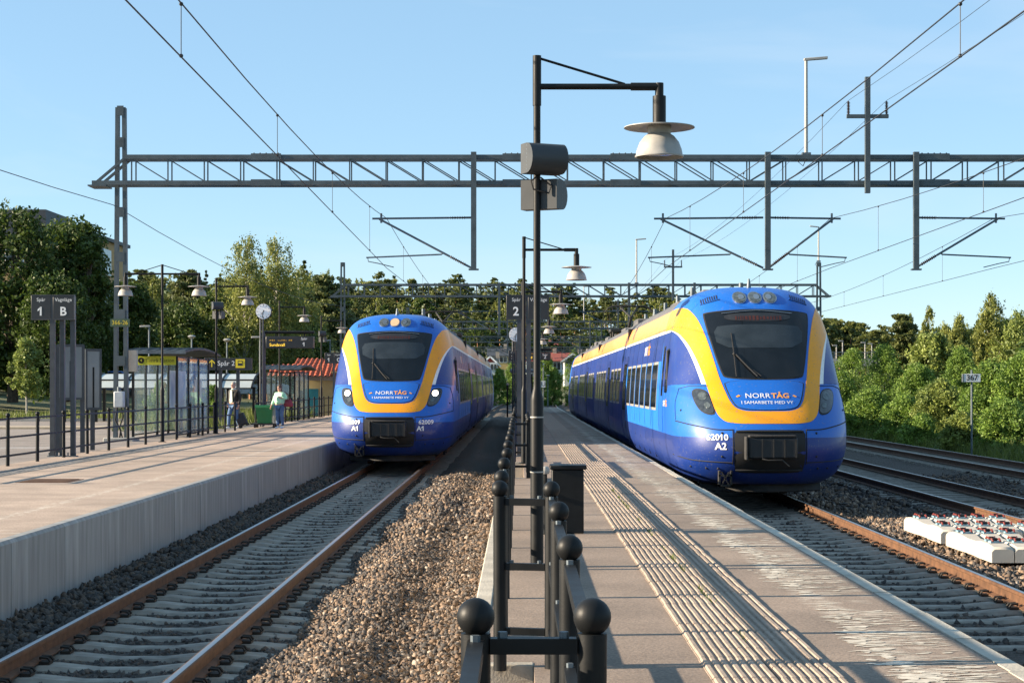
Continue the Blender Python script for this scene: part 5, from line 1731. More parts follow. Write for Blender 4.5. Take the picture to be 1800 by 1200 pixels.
# green wheeled container
Y = 64.0
xa, xb = (449 - VX) * Y / F, (479 - VX) * Y / F
t = thing('waste_container', 'green wheeled waste container on the left platform', 'container', ((xa + xb) / 2, Y, HP))
M_green = mat('bin_green', (0.025, 0.20, 0.07), 0.5, var=0.12, scale=4)
b = MB()
rows = []
for z, k in ((0.17, 0.80), (0.20, 0.82), (0.62, 0.95), (0.64, 0.98), (0.70, 1.0), (0.72, 1.06), (0.82, 1.06), (0.82, 0.98), (0.3, 0.8)):
    hw = (xb - xa) / 2 * k; hd = 0.5 * k; cxm = (xa + xb) / 2
    rows.append([(cxm - hw, Y - hd + 0.5, HP + z), (cxm + hw, Y - hd + 0.5, HP + z), (cxm + hw, Y + hd + 0.5, HP + z), (cxm - hw, Y + hd + 0.5, HP + z), (cxm - hw, Y - hd + 0.5, HP + z)])
b.grid(rows); b.add(rows[0][:4], [(0, 1, 2, 3)]); b.add(rows[-1][:4], [(0, 1, 2, 3)])
b.build('container_body', M_green, t, bevel=0.015)
MB().bb(xa - 0.16, xb + 0.12, Y + 0.05, Y + 0.95, HP + 0.11, HP + 0.165).build('chassis', M_dark, t)
for x in (xa - 0.05, xb + 0.02):
    for yy in (Y + 0.2, Y + 0.8):
        MB().cyl((x - 0.03, yy, HP + 0.075), (x + 0.03, yy, HP + 0.075), 0.075, n=16).build('wheel', M_rubber, t)
for k in range(4):
    x = xb + 0.02 + k * 0.035
    MB().cyl((x, Y + 0.06, HP + 0.16), (x, Y + 0.06, HP + 0.72), 0.012, n=6).build('rack_bar', M_lampwhite, t)
# dark litter bin by the shelter
xx = (352 - VX) * 60.0 / F
t = thing('litter_bin', 'dark round litter bin at the corner of the station shelter', 'bin', (xx, 60.0, 0.606))
MB().lathe([(0, 0), (0.17, 0), (0.20, 0.6), (0.20, 0.82), (0.17, 0.84), (0.16, 0.7), (0.0, 0.68)], (xx, 60.0, 0.606), 20).build('bin_body', M_dark, t)
MB().lathe([(0.21, 0.78), (0.22, 0.84), (0.20, 0.86)], (xx, 60.0, 0.606), 20).build('bin_rim', M_black, t)

# stack of new sleepers with red clips
M_newc = mat('new_concrete', (0.44, 0.40, 0.34), 0.8, var=0.08, scale=4, bump=0.15, bscale=60, rnd=0.05)
ME_ns = sleeper_mesh('sleeper_block', M_newc)
M_red = mat('clip_red', (0.16, 0.022, 0.015), 0.5)
M_pad = mat('clip_pad', (0.18, 0.30, 0.36), 0.5)
def pclip():
    b = MB()
    b.bb(-0.05, 0.05, -0.075, 0.075, -0.006, 0.022, 0)
    b.tube([(0.06, -0.05, 0.02), (0.02, -0.055, 0.05), (-0.05, -0.03, 0.035), (-0.05, 0.03, 0.035), (0.02, 0.055, 0.05), (0.06, 0.05, 0.02)], 0.013, 6, 1)
    b.bb(-0.035, 0.0, -0.03, 0.03, 0.02, 0.06, 2)
    return b.mesh('rail_clip', [M_pad, M_red, M_rubber])
ME_pc = pclip()
names_r = ('far', 'near')
cols = ('first', 'second', 'third', 'fourth', 'fifth')
for r, yc in enumerate((27.15, 24.35)):
    for c in range(5 if r == 0 else 3):
        x = 6.18 + 0.155 + c * 0.305
        t = thing('spare_sleeper', 'pale concrete sleeper, %s from the left in the pile\'s %s row' % (cols[c], names_r[r]), 'sleeper', (x, yc, 0.235), PI / 2, 'spare sleepers beside the right track')
        o = link('sleeper_block', ME_ns, t, (0, 0, 0))
        for xx in (-0.87, -0.62, 0.62, 0.87):
            link('rail_clip', ME_pc, t, (xx, RNG.normal() * 0.01, -0.165), (0, 0, RNG.normal() * 0.1 + (0 if xx in (-0.62, 0.87) else PI)))

# ================================================================== street lamps in the background
def street_lamp(label, px, ytop, Y, kind, zb_=0.6):
    x = (px - VX) * Y / F
    zt = HC - (ytop - VY) * Y / F
    t = thing('street_lamp', label, 'street lamp', (x, Y, zb_), group='street lamps behind the station')
    MB().cyl((x, Y, zb_), (x, Y, zt), 0.06, 0.04, 8).build('pole', M_galv, t)
    if kind == 'arm':
        MB().bar((x + 0.05, Y, zt), (x - 0.45, Y, zt - 0.02), 0.18, 0.09).build('lamp_head', M_lampwhite, t, bevel=0.02)
    else:
        MB().lathe([(0.05, -0.1), (0.14, -0.04), (0.22, 0.02), (0.14, 0.08), (0.0, 0.1)], (x, Y, zt), 14).build('lamp_head', M_lampwhite, t)
street_lamp('pale street lamp with flat head right of the gantry mast', 262, 573, 88, 'arm')
street_lamp('small round headed street lamp above the glass shelter', 337, 592, 92, 'cap')
street_lamp('round headed street lamp just right of the shelter roof', 399, 598, 95, 'cap')
street_lamp('street lamp with flat head left of the clock post', 457, 592, 92, 'arm')
street_lamp('street lamp with flat head left of the left train', 580, 598, 120, 'arm')
street_lamp('thin white lamp post at the bushes past the platform end', 963, 660, 190, 'cap', -0.3)

# ================================================================== buildings
def roof_tiles(b, x0, x1, ya, za, yb, zb2, pitch=0.24, rows=9):
    """pantile sheet sloping from (ya, za) at the eaves to (yb, zb2) at the ridge"""
    n = int((x1 - x0) / pitch)
    L = []
    for r in range(rows + 1):
        for lift in ((0.0,) if r == 0 else (0.035, 0.0)):
            u = r / rows
            if r == rows and lift == 0.0: continue
            row = []
            for i in range(n * 4 + 1):
                x = x0 + (x1 - x0) * i / (n * 4)
                row.append((x, ya + (yb - ya) * u, za + (zb2 - za) * u + 0.045 * math.sin(i * PI / 2 + 0.4) + (0.0 if lift else 0.03)))
            L.append(row)
    b.grid(L)
M_tile_r = mat('roof_tile_red', (0.34, 0.075, 0.032), 0.8, var=0.25, scale=5)
M_wall_y = mat('wall_yellow', (0.45, 0.36, 0.17), 0.85, var=0.08, scale=3)
Y = 92.0
xa, xb = (497 - VX) * Y / F, (640 - VX) * Y / F
t = thing('station_hut', 'yellow walled hut with red tiled roof behind the fence', 'building', ((xa + xb) / 2, Y, 0.6))
zr = HC + 50 * Y / F; ze = HC + 17 * Y / F
MB().bb(xa + 0.6, xb, Y + 0.5, Y + 7, 0.5, ze + 0.25).build('wall', M_wall_y, t)
b = MB(); roof_tiles(b, xa + 0.3, xb + 0.4, Y - 0.2, ze, Y + 3.8, zr, 0.25, 10)
rf = b.build('roof', M_tile_r, t, fixn=False)
b = MB(); roof_tiles(b, xa - 0.6, xa + 2.6, Y - 1.4, ze - 0.02, Y + 0.4, ze + 0.62, 0.25, 5)
b.build('lean_to_roof', M_tile_r, t, fixn=False)
MB().bb(xa + 0.6, xb + 0.4, Y + 0.3, Y + 0.36, ze - 0.22, ze - 0.02).build('fascia', M_lampwhite, rf)
MB().bb(xa + 1.1, xa + 1.8, Y + 0.46, Y + 0.5, 0.6, 2.0).build('door', mat('door_teal', (0.03, 0.25, 0.28), 0.5), t)
w_ = MB().bb(xa + 0.75, xa + 1.0, Y + 0.46, Y + 0.49, 1.3, 1.9).build('window', M_tglass, t)

def house(label, Y, px0, px1, y_eave, y_ridge, y_base, wall, roofc, gable=True, wins=3, trim=M_white, depth=8.0):
    xa, xb = (px0 - VX) * Y / F, (px1 - VX) * Y / F
    ze = HC - (y_eave - VY) * Y / F; zr = HC - (y_ridge - VY) * Y / F; zb0 = HC - (y_base - VY) * Y / F
    t = thing('house', label, 'house', ((xa + xb) / 2, Y, zb0), group='houses on the hillside')
    xm = (xa + xb) / 2
    if gable:
        b = MB().prism([(xa, zb0 - 3), (xb, zb0 - 3), (xb, ze), (xm, zr), (xa, ze)], Y, Y + depth, 'y')
        b.build('wall', wall, t)
        r = MB()
        ov = 0.5
        for s, xe in ((-1, xa), (1, xb)):
            e = Vector((xe + s * ov, 0, ze - (zr - ze) / (xb - xm) * ov * 1.0))
            r.add([(xm, Y - ov, zr + 0.15), (e.x, Y - ov, e.z + 0.15), (e.x, Y + depth + ov, e.z + 0.15), (xm, Y + depth + ov, zr + 0.15),
                   (xm, Y - ov, zr), (e.x, Y - ov, e.z), (e.x, Y + depth + ov, e.z), (xm, Y + depth + ov, zr)],
                  [(0, 1, 2, 3), (4, 7, 6, 5), (0, 4, 5, 1), (2, 1, 5, 6), (3, 2, 6, 7)])
        ro = r.build('roof', roofc, t)
        for s, xe in ((-1, xa), (1, xb)):
            e = Vector((xe + s * ov, Y - ov - 0.05, ze - (zr - ze) / (xb - xm) * ov))
            MB().bar((xm, Y - ov - 0.05, zr + 0.05), e, 0.1, 0.28).build('bargeboard', trim, ro)
    else:
        MB().bb(xa, xb, Y, Y + depth, zb0 - 3, ze).build('wall', wall, t)
        r = MB().prism([(Y - 0.6, ze - 0.15), (Y - 0.6, ze), (Y + depth / 2, zr + 0.1), (Y + depth + 0.6, ze), (Y + depth + 0.6, ze - 0.15), (Y + depth / 2, zr - 0.1)], xa - 0.5, xb + 0.5, 'x')
        ro = r.build('roof', roofc, t)
    MB().bb(xm + 1.0, xm + 1.7, Y + depth * 0.5 - 0.35, Y + depth * 0.5 + 0.35, zr - 1.0, zr + 1.0).build('chimney', mat('chimney', (0.45, 0.36, 0.28), 0.9), ro)
    zw = zb0 + (ze - zb0) * 0.55
    hw = min(0.7, (xb - xa) / (wins * 2.6)); hh = min(0.8, (ze - zb0) * 0.3)
    for k in range(wins):
        x = xa + (xb - xa) * (k + 0.5) / wins
        w = MB().bb(x - hw - 0.12, x + hw + 0.12, Y - 0.06, Y - 0.01, zw - hh - 0.12, zw + hh + 0.12).build('window', trim, t)
        MB().bb(x - hw, x + hw, Y - 0.09, Y - 0.062, zw - hh, zw + hh).build('pane', M_tglass, w)
        MB().bb(x - 0.04, x + 0.04, Y - 0.11, Y - 0.092, zw - hh, zw + hh).build('mullion', trim, w)
    return t
H_red = mat('house_red', (0.22, 0.04, 0.03), 0.85)
H_white = mat('house_white', (0.55, 0.57, 0.56), 0.8)
H_blue = mat('house_pale_blue', (0.36, 0.45, 0.50), 0.8)
H_grey = mat('house_grey', (0.22, 0.21, 0.18), 0.85)
H_yel = mat('house_yellow', (0.48, 0.34, 0.13), 0.85)
R_dark = mat('roof_dark', (0.045, 0.05, 0.06), 0.6)
R_red = mat('roof_dull_red', (0.22, 0.055, 0.04), 0.8)
hz = house('red gabled house with white glazed porch right of the left train', 330, 847, 876, 640, 627, 652, H_red, R_dark, True, 2)
MB().bb(*sorted(((848 - VX) * 328 / F, (874 - VX) * 328 / F)), 326.5, 329.9, HC - (660 - VY) * 328 / F, HC - (637 - VY) * 328 / F).build('porch', H_white, hz)
for k in range(4):
    x = (851 - VX) * 326 / F + k * 0.62
    MB().bb(x, x + 0.42, 326.38, 326.44, HC - (650 - VY) * 326 / F, HC - (640 - VY) * 326 / F).build('porch_pane', M_tglass, hz)
house('grey house with steep dark roof above the red gabled house', 380, 878, 906, 612, 594, 632, H_grey, R_dark, True, 1)
house('low house with dark blue roof and yellow wall below the grey house', 362, 860, 893, 625, 612, 640, H_yel, R_dark, False, 2)
house('pale blue house with white trim and dull red roof between the trains', 340, 925, 1002, 634, 620, 655, H_blue, R_red, False, 5)
house('small dark red roofed house high on the slope between the trains', 420, 968, 990, 606, 597, 616, H_red, R_red, False, 2)
house('dark roofed house with a pale chimney at the forest edge', 430, 850, 882, 602, 590, 612, H_grey, R_dark, False, 2)
house('white cottage with grey roof just left of the right train tail', 300, 992, 1022, 632, 622, 648, H_white, R_dark, True, 2)

# apartment block behind the big tree
Y = 150.0
t = thing('apartment_block', 'ochre apartment block rising behind the big dark tree', 'building', (-40, Y, 1))
M_och = mat('ochre_wall', (0.42, 0.27, 0.12), 0.85, var=0.08)
a_ = P(60, 470, Y); c_ = P(158, 414, Y)
MB().bb(a_.x - 12, c_.x, Y, Y + 14, 0, c_.z).build('wall', M_och, t)
MB().bb(a_.x - 12.3, c_.x + 0.3, Y - 0.3, Y + 14.3, c_.z, c_.z + 0.3).build('roof_edge', R_dark, t)
MB().bb(a_.x - 12, P(75, 0, Y).x, Y + 1, Y + 10, c_.z + 0.3, HC + 312 * Y / F).build('roof_house', R_dark, t)
for fl in range(4):
    z = c_.z - 1.9 - fl * 2.9
    for k in range(5):
        x = c_.x - 1.2 - k * 2.6
        w = MB().bb(x - 0.8, x + 0.8, Y - 0.05, Y - 0.01, z - 0.8, z + 0.8).build('window', M_white, t)
        MB().bb(x - 0.7, x + 0.7, Y - 0.08, Y - 0.052, z - 0.7, z + 0.7).build('pane', M_tglass, w)
    MB().bb(c_.x - 0.4, c_.x + 0.9, Y + 1, Y + 4, z - 1.3, z + 0.9).build('balcony', mat('balcony_glass', (0.3, 0.38, 0.42), 0.2), t)

# road bridge far right
Y = 215.0
t = thing('road_bridge', 'low road bridge with railing far off behind the right bushes', 'bridge', ((1530 - VX) * Y / F, Y, 0))
xa, xb = (1380 - VX) * Y / F, (1640 - VX) * Y / F
zd = HC - (630 - VY) * Y / F
MB().bb(xa, xb, Y, Y + 7, zd - 0.9, zd).build('deck', M_conc, t)
for k in range(4):
    x = xa + 4 + k * 4.2
    MB().bb(x - 0.4, x + 0.4, Y + 1, Y + 6, -1, zd - 0.9).build('pier', M_conc, t)
MB().bb(xa, xb, Y - 0.05, Y + 0.05, zd + 0.72, zd + 0.82).build('handrail', M_galv, t)
MB().bb(xa, xb, Y - 0.05, Y + 0.05, zd + 0.35, zd + 0.42).build('handrail', M_galv, t)
for k in range(19):
    x = xa + (xb - xa) * k / 18
    MB().bb(x - 0.05, x + 0.05, Y - 0.05, Y + 0.05, zd, zd + 0.72).build('railing_post', M_galv, t)
for i, (px, yt, lb) in enumerate(((1478, 606, 'first lamp on the far bridge, nearest the right train'), (1489, 598, 'second lamp on the far bridge, the taller beside the first'), (1529, 601, 'third lamp on the far bridge, above the bushes'), (1541, 603, 'fourth lamp on the far bridge, nearest the lone pine'))):
    x = (px - VX) * Y / F; zt = HC - (yt - VY) * Y / F
    t = thing('bridge_lamp', lb, 'street lamp', (x, Y + 3, zd), group='lamps on the far bridge')
    MB().cyl((x, Y + 3, zd), (x, Y + 3, zt), 0.08, 0.06, 8).build('pole', M_lampwhite, t)
    MB().bb(x - 0.5, x + 0.06, Y + 2.9, Y + 3.1, zt - 0.04, zt + 0.08).build('lamp_head', M_lampwhite, t)

# parked cars under the trees
def car(label, px, Y, col, zb_):
    x = (px - VX) * Y / F
    t = thing('parked_car', label, 'car', (x, Y, zb_), 0.1, 'cars parked behind the station')
    m = mat('car_' + col[0], col[1], 0.3, coat=0.5, var=0.03)
    prof_ = [(-2.1, 0.3), (-2.15, 0.7), (-1.95, 0.85), (-1.1, 0.95), (-0.5, 1.4), (1.0, 1.42), (1.7, 1.0), (2.1, 0.9), (2.15, 0.4), (2.05, 0.3)]
    b = MB().prism(prof_, -0.85, 0.85, 'y')
    b.v = [(v[0], v[1] * (1 - 0.12 * max(0, v[2] - 0.9) / 0.5), v[2]) for v in b.v]
    bo = b.build('body', m, t, local=True, bevel=0.05)
    for s in (-1, 1):
        MB().prism([(-0.9, 0.98), (-0.45, 1.34), (0.2, 1.36), (0.2, 0.98)], s * 0.82, s * 0.84, 'y').build('side_window', M_tglass, bo, local=True)
        MB().prism([(0.28, 0.98), (0.28, 1.36), (0.95, 1.36), (1.5, 1.0)], s * 0.82, s * 0.84, 'y').build('side_window', M_tglass, bo, local=True)
        for xx in (-1.35, 1.35):
            w = MB().cyl((xx, s * 0.70, 0.31), (xx, s * 0.88, 0.31), 0.31, n=20).build('wheel', M_rubber, t, local=True)
            MB().cyl((xx, s * 0.881, 0.31), (xx, s * 0.89, 0.31), 0.19, n=16).build('rim', M_galv, w, local=True)
    for yy in (-0.6, 0.6):
        MB().bb(-2.16, -2.1, yy - 0.15, yy + 0.15, 0.62, 0.75).build('headlight', M_lampwhite, bo, local=True)
car('blue car parked under the trees just left of the gantry mast', 186, 104, ('blue', (0.05, 0.15, 0.4)), 1.6)
car('pale car parked behind the track 2 direction sign', 452, 118, ('pale', (0.4, 0.42, 0.44)), 1.3)
# ================================================================== people
M_skin = mat('skin', (0.50, 0.28, 0.20), 0.55, var=0.06)
def skin_mesh(name, pts, edges, radii, m, parent, sub=2, root=0):
    me = bpy.data.meshes.new(name)
    me.from_pydata(pts, edges, [])
    me.materials.append(m)
    o = link(name, me, parent)
    md = o.modifiers.new('skin', 'SKIN')
    md.use_smooth_shade = True
    if not me.skin_vertices:
        me.skin_vertices.new()
    for v, r in zip(me.skin_vertices[0].data, radii):
        v.radius = r if isinstance(r, tuple) else (r, r)
        v.use_root = False
    me.skin_vertices[0].data[root].use_root = True
    sb = o.modifiers.new('sub', 'SUBSURF')
    sb.levels = sub; sb.render_levels = sub
    return o
def chain(pts, edges, radii, items, start=None):
    prev = start
    for p, r in items:
        pts.append(p); radii.append(r)
        i = len(pts) - 1
        if prev is not None:
            edges.append((prev, i))
        prev = i
    return prev
def hand(pts, ed, rd, wrist, d, side):
    """palm, four fingers and a thumb; d points along the hand"""
    base = Vector(pts[wrist]); d = Vector(d).normalized()
    s = Vector((side, 0, 0)); s = (s - d * s.dot(d)).normalized()
    n = d.cross(s).normalized()
    palm = base + d * 0.07
    pts.append(tuple(palm)); rd.append((0.032, 0.018)); ed.append((wrist, len(pts) - 1)); pi_ = len(pts) - 1
    for k, L in enumerate((0.062, 0.072, 0.068, 0.052)):
        off = n * ((k - 1.5) * 0.02)
        chain(pts, ed, rd, [(tuple(palm + d * 0.025 + off), 0.010), (tuple(palm + d * (0.025 + L * 0.55) + off + s * -0.006), 0.009), (tuple(palm + d * (0.025 + L) + off + s * -0.022), 0.007)], pi_)
    chain(pts, ed, rd, [(tuple(base + d * 0.035 - n * 0.035), 0.011), (tuple(base + d * 0.075 - n * 0.05), 0.009)], wrist)
def person(label, loc, rz, H, spec):
    k = H / 1.75
    t = thing('person', label, 'person', loc, rz)
    t.scale = (k, k, k)
    # body: pelvis root, legs, spine, head, arms, hands
    J = spec['J']
    pts, ed, rd = [], [], []
    pts.append(J['pelvis']); rd.append((0.15, 0.11))
    ch = chain(pts, ed, rd, [(J['belly'], spec['belly_r']), (J['chest'], (0.17, 0.12)), (J['neck0'], (0.075, 0.065)), (J['neck1'], 0.055)], 0)
    chest = 2
    hx, hy, hz_ = J['head']
    chain(pts, ed, rd, [((hx, hy, hz_ - 0.05), (0.07, 0.08)), ((hx, hy, hz_ + 0.03), (0.078, 0.095)), ((hx, hy + 0.01, hz_ + 0.10), (0.06, 0.075))], ch)
    for s in ('L', 'R'):
        w = chain(pts, ed, rd, [(J['sh' + s], 0.065), (J['el' + s], 0.045), (J['wr' + s], 0.030)], chest)
        a, b2 = Vector(J['el' + s]), Vector(J['wr' + s])
        hand(pts, ed, rd, w, b2 - a, -1 if s == 'L' else 1)
        chain(pts, ed, rd, [(J['hip' + s], 0.10), (J['kn' + s], 0.062), (J['an' + s], 0.042)], 0)
    body = skin_mesh('body', pts, ed, rd, M_skin, t, 2)
    # face
    f = MB()
    f.sphere((hx, hy - 0.098, hz_ + 0.0), 0.018, 8, 6, sc=(0.8, 1, 1.5))
    f.build('nose', M_skin, t, local=True)
    for s in (-1, 1):
        MB().sphere((hx + s * 0.032, hy - 0.085, hz_ + 0.025), 0.011, 8, 6).build('eye', M_rubber, t, local=True)
        MB().sphere((hx + s * 0.082, hy + 0.005, hz_ + 0.01), 0.022, 8, 6, sc=(0.4, 0.8, 1.3)).build('ear', M_skin, t, local=True)
    MB().bb(hx - 0.028, hx + 0.028, hy - 0.095, hy - 0.085, hz_ - 0.052, hz_ - 0.043).build('mouth', mat('lip', (0.3, 0.10, 0.08), 0.5), t, local=True)
    # hair
    hb = MB()
    for (dx_, dy_, dz_, r, sc) in spec['hair']:
        hb.sphere((hx + dx_, hy + dy_, hz_ + dz_), r, 14, 10, sc=sc)
    hb.build('hair', spec['hair_m'], t, local=True)
    # jacket: torso and sleeves
    p2, e2, r2 = [J['pelvis']], [], [spec['hem_r']]
    chain(p2, e2, r2, [(J['belly'], spec['jb_r']), (J['chest'], (0.195, 0.145)), (J['neck0'], (0.105, 0.09))], 0)
    for s in ('L', 'R'):
        mid = tuple((Vector(J['wr' + s]) * 0.96 + Vector(J['el' + s]) * 0.04))
        chain(p2, e2, r2, [(J['sh' + s], spec['sl']), (J['el' + s], spec['sl'] * 0.85), (mid, spec['sl'] * 0.68)], 2)
    jk = skin_mesh('jacket', p2, e2, r2, spec['jacket_m'], t, 2)
    # trousers
    p3, e3, r3 = [tuple(Vector(J['pelvis']) + Vector((0, 0, 0.02)))], [], [(0.175, 0.13)]
    for s in ('L', 'R'):
        an = Vector(J['an' + s])
        chain(p3, e3, r3, [(J['hip' + s], 0.112), (tuple(Vector(J['hip' + s]).lerp(Vector(J['kn' + s]), 0.5)), 0.098), (J['kn' + s], 0.080), (tuple(Vector(J['kn' + s]).lerp(an, 0.5)), 0.072), (tuple(an + Vector((0, 0, 0.02))), 0.060)], 0)
    skin_mesh('trousers', p3, e3, r3, spec['trouser_m'], t, 2)
    for s in ('L', 'R'):
        a = Vector(J['an' + s])
        p4 = [tuple(a + Vector((0, 0.05, -0.04))), tuple(a + Vector((0, -0.03, -0.045))), tuple(a + Vector((0, -0.12, -0.055))), tuple(a + Vector((0, -0.18, -0.06)))]
        skin_mesh('shoe', p4, [(0, 1), (1, 2), (2, 3)], [(0.045, 0.045), (0.05, 0.045), (0.05, 0.035), (0.035, 0.025)], M_white, t, 2)
    return t, jk
M_denim = mat('denim', (0.07, 0.13, 0.24), 0.85, var=0.25, scale=10)
M_jblack = mat('jacket_black', (0.022, 0.018, 0.016), 0.8, var=0.2)
M_mint = mat('jacket_mint', (0.36, 0.66, 0.44), 0.7, var=0.08, scale=8, bump=0.3, bscale=14)
# man walking towards the left, one hand on a suitcase
J = dict(pelvis=(0, 0, 0.93), belly=(0, -0.01, 1.10), chest=(0, 0.0, 1.32), neck0=(0, -0.01, 1.46), neck1=(0, -0.02, 1.52), head=(-0.0, -0.035, 1.62),
         shL=(-0.19, 0, 1.40), elL=(-0.25, 0.06, 1.14), wrL=(-0.20, -0.06, 0.92), shR=(0.19, 0, 1.40), elR=(0.27, 0.05, 1.13), wrR=(0.24, -0.02, 0.88),
         hipL=(-0.09, 0, 0.88), knL=(-0.10, -0.16, 0.50), anL=(-0.08, -0.20, 0.10), hipR=(0.09, 0, 0.88), knR=(0.10, 0.02, 0.49), anR=(0.09, 0.20, 0.11))
Yp = 62.6
mx_ = (411 - VX) * Yp / F
person('man in an open black jacket and jeans pulling a dark suitcase', (mx_, Yp, HP), -0.55, 1.66, dict(J=J, belly_r=(0.16, 0.13), hem_r=(0.185, 0.145), jb_r=(0.19, 0.155), sl=0.072, hair=[(0, 0.025, 0.065, 0.094, (0.93, 1.05, 0.85)), (0, 0.05, 0.0, 0.078, (1, 0.8, 1.0))], hair_m=mat('hair_grey', (0.30, 0.26, 0.23), 0.8), jacket_m=M_jblack, trouser_m=M_denim))
man = [o for o in COL.objects if o.name.startswith('person')][-1]
sh = MB()
rows = [[(x * (1 - 0.1 * i), -0.155 - 0.012 * math.cos(x * 12), z) for x in (-0.07, -0.035, 0, 0.035, 0.07)] for i, z in enumerate((1.0, 1.12, 1.25, 1.38, 1.45))]
sh.grid(rows).build('shirt', mat('shirt_pale', (0.55, 0.62, 0.56), 0.8), man, local=True)
MB().lathe([(0.075, 0), (0.09, 0.02), (0.085, 0.05)], (0, -0.01, 1.46), 16).build('collar', MATS['shirt_pale'], man, local=True)
# suitcase
x0 = (430 - VX) * 62.7 / F
t = thing('suitcase', 'dark wheeled suitcase tilted behind the man', 'suitcase', (x0, 62.7, HP))
M_case = mat('case_black', (0.02, 0.02, 0.022), 0.6)
c = MB().bb(-0.17, 0.17, -0.12, 0.12, 0.06, 0.50).build('case_body', M_case, t, local=True, bevel=0.03)
c.rotation_euler = (0, -0.42, 0)
for s in (-0.10, 0.10):
    MB().cyl((s, -0.11, 0.48), (s, -0.11, 0.82), 0.009, n=6).build('pull_bar', M_galv, c, local=True)
    MB().cyl((s * 1.3, -0.13, 0.045), (s * 1.3, -0.10, 0.045), 0.045, n=14).build('wheel', M_rubber, c, local=True)
    MB().cyl((s * 1.3, 0.13, 0.045), (s * 1.3, 0.10, 0.045), 0.045, n=14).build('wheel', M_rubber, c, local=True)
MB().cyl((-0.11, -0.11, 0.82), (0.11, -0.11, 0.82), 0.014, n=8).build('handle', M_rubber, c, local=True)
MB().bb(-0.13, 0.13, -0.15, -0.121, 0.12, 0.36).build('front_pocket', M_case, c, local=True, bevel=0.015)
c.location = (0.0, 0, 0.07)
# woman in a mint jacket
J2 = dict(pelvis=(0, 0, 0.93), belly=(0, -0.02, 1.10), chest=(0, -0.01, 1.31), neck0=(0, -0.01, 1.45), neck1=(0, -0.02, 1.51), head=(0.0, -0.04, 1.61),
          shL=(-0.18, 0, 1.38), elL=(-0.27, -0.02, 1.14), wrL=(-0.33, -0.10, 0.93), shR=(0.18, 0, 1.38), elR=(0.31, 0.02, 1.20), wrR=(0.20, -0.16, 1.24),
          hipL=(-0.09, 0, 0.88), knL=(-0.08, -0.05, 0.49), anL=(-0.09, 0.0, 0.10), hipR=(0.09, 0, 0.88), knR=(0.10, -0.02, 0.49), anR=(0.11, 0.05, 0.10))
Yw = 62.9
person('woman in a mint green jacket and jeans with a red shoulder bag', ((492 - VX) * Yw / F, Yw, HP), -0.5, 1.56, dict(J=J2, belly_r=(0.19, 0.16), hem_r=(0.215, 0.175), jb_r=(0.235, 0.20), sl=0.085, hair=[(0, 0.03, 0.05, 0.102, (0.95, 1.05, 0.95)), (0, 0.07, -0.04, 0.07, (1, 0.8, 1.2))], hair_m=mat('hair_brown', (0.08, 0.045, 0.03), 0.7), jacket_m=M_mint, trouser_m=M_denim))
xw_ = (492 - VX) * Yw / F
t = thing('shoulder_bag', 'dark red shoulder bag hanging at the woman in mint', 'bag', (xw_ + 0.30, Yw - 0.02, HP + 0.78))
bgm = MB()
rows = []
for i, (z, w, d) in enumerate(((0.0, 0.15, 0.05), (0.03, 0.18, 0.07), (0.12, 0.17, 0.075), (0.22, 0.12, 0.05), (0.26, 0.10, 0.02))):
    rows.append([(w * math.cos(a), d * math.sin(a), z) for a in np.linspace(0, 2 * PI, 17)])
bgm.grid(rows)
bgm.f += [tuple(range(16)), tuple(range(17 * 4, 17 * 4 + 16))]; bgm.m += [0, 0]
bgm.build('bag_body', mat('bag_red', (0.20, 0.015, 0.03), 0.45), t, local=True)
MB().tube([(0.08, 0, 0.25), (-0.02, 0, 0.45), (-0.12, -0.01, 0.545), (-0.16, -0.02, 0.45), (-0.09, 0, 0.25)], 0.014, 6).build('strap', mat('strap_brown', (0.12, 0.04, 0.02), 0.5), t, local=True)
# ================================================================== trees
def leaf_quads(c, r, per, size, flat=1.0, droop=0.0, rng=RNG):
    """c (n,3) clump centres, r (n,) radii -> leaf faces"""
    n = len(c)
    idx = np.repeat(np.arange(n), per)
    m = len(idx)
    d = rng.normal(size=(m, 3)); d /= np.linalg.norm(d, axis=1)[:, None]
    d *= (rng.random(m) ** 0.45)[:, None]
    d[:, 2] *= flat
    p = c[idx] + d * r[idx][:, None]
    if droop:
        p[:, 2] -= droop * rng.random(m) ** 2 * r[idx] * 2
    a = rng.normal(size=(m, 3)); a /= np.linalg.norm(a, axis=1)[:, None]
    b = rng.normal(size=(m, 3)); b -= a * (a * b).sum(1)[:, None]; b /= np.linalg.norm(b, axis=1)[:, None]
    if droop:
        a[:, 2] -= droop; a /= np.linalg.norm(a, axis=1)[:, None]
    s = (size * (0.6 + 0.8 * rng.random(m)))[:, None]
    V = np.stack([p - a * s, p + b * s * 0.55, p + a * s, p - b * s * 0.55], 1).reshape(-1, 3)
    tint = np.clip(0.55 * rng.random(n)[idx] + 0.45 * rng.random(m), 0, 1)
    return V, np.repeat(tint, 4)
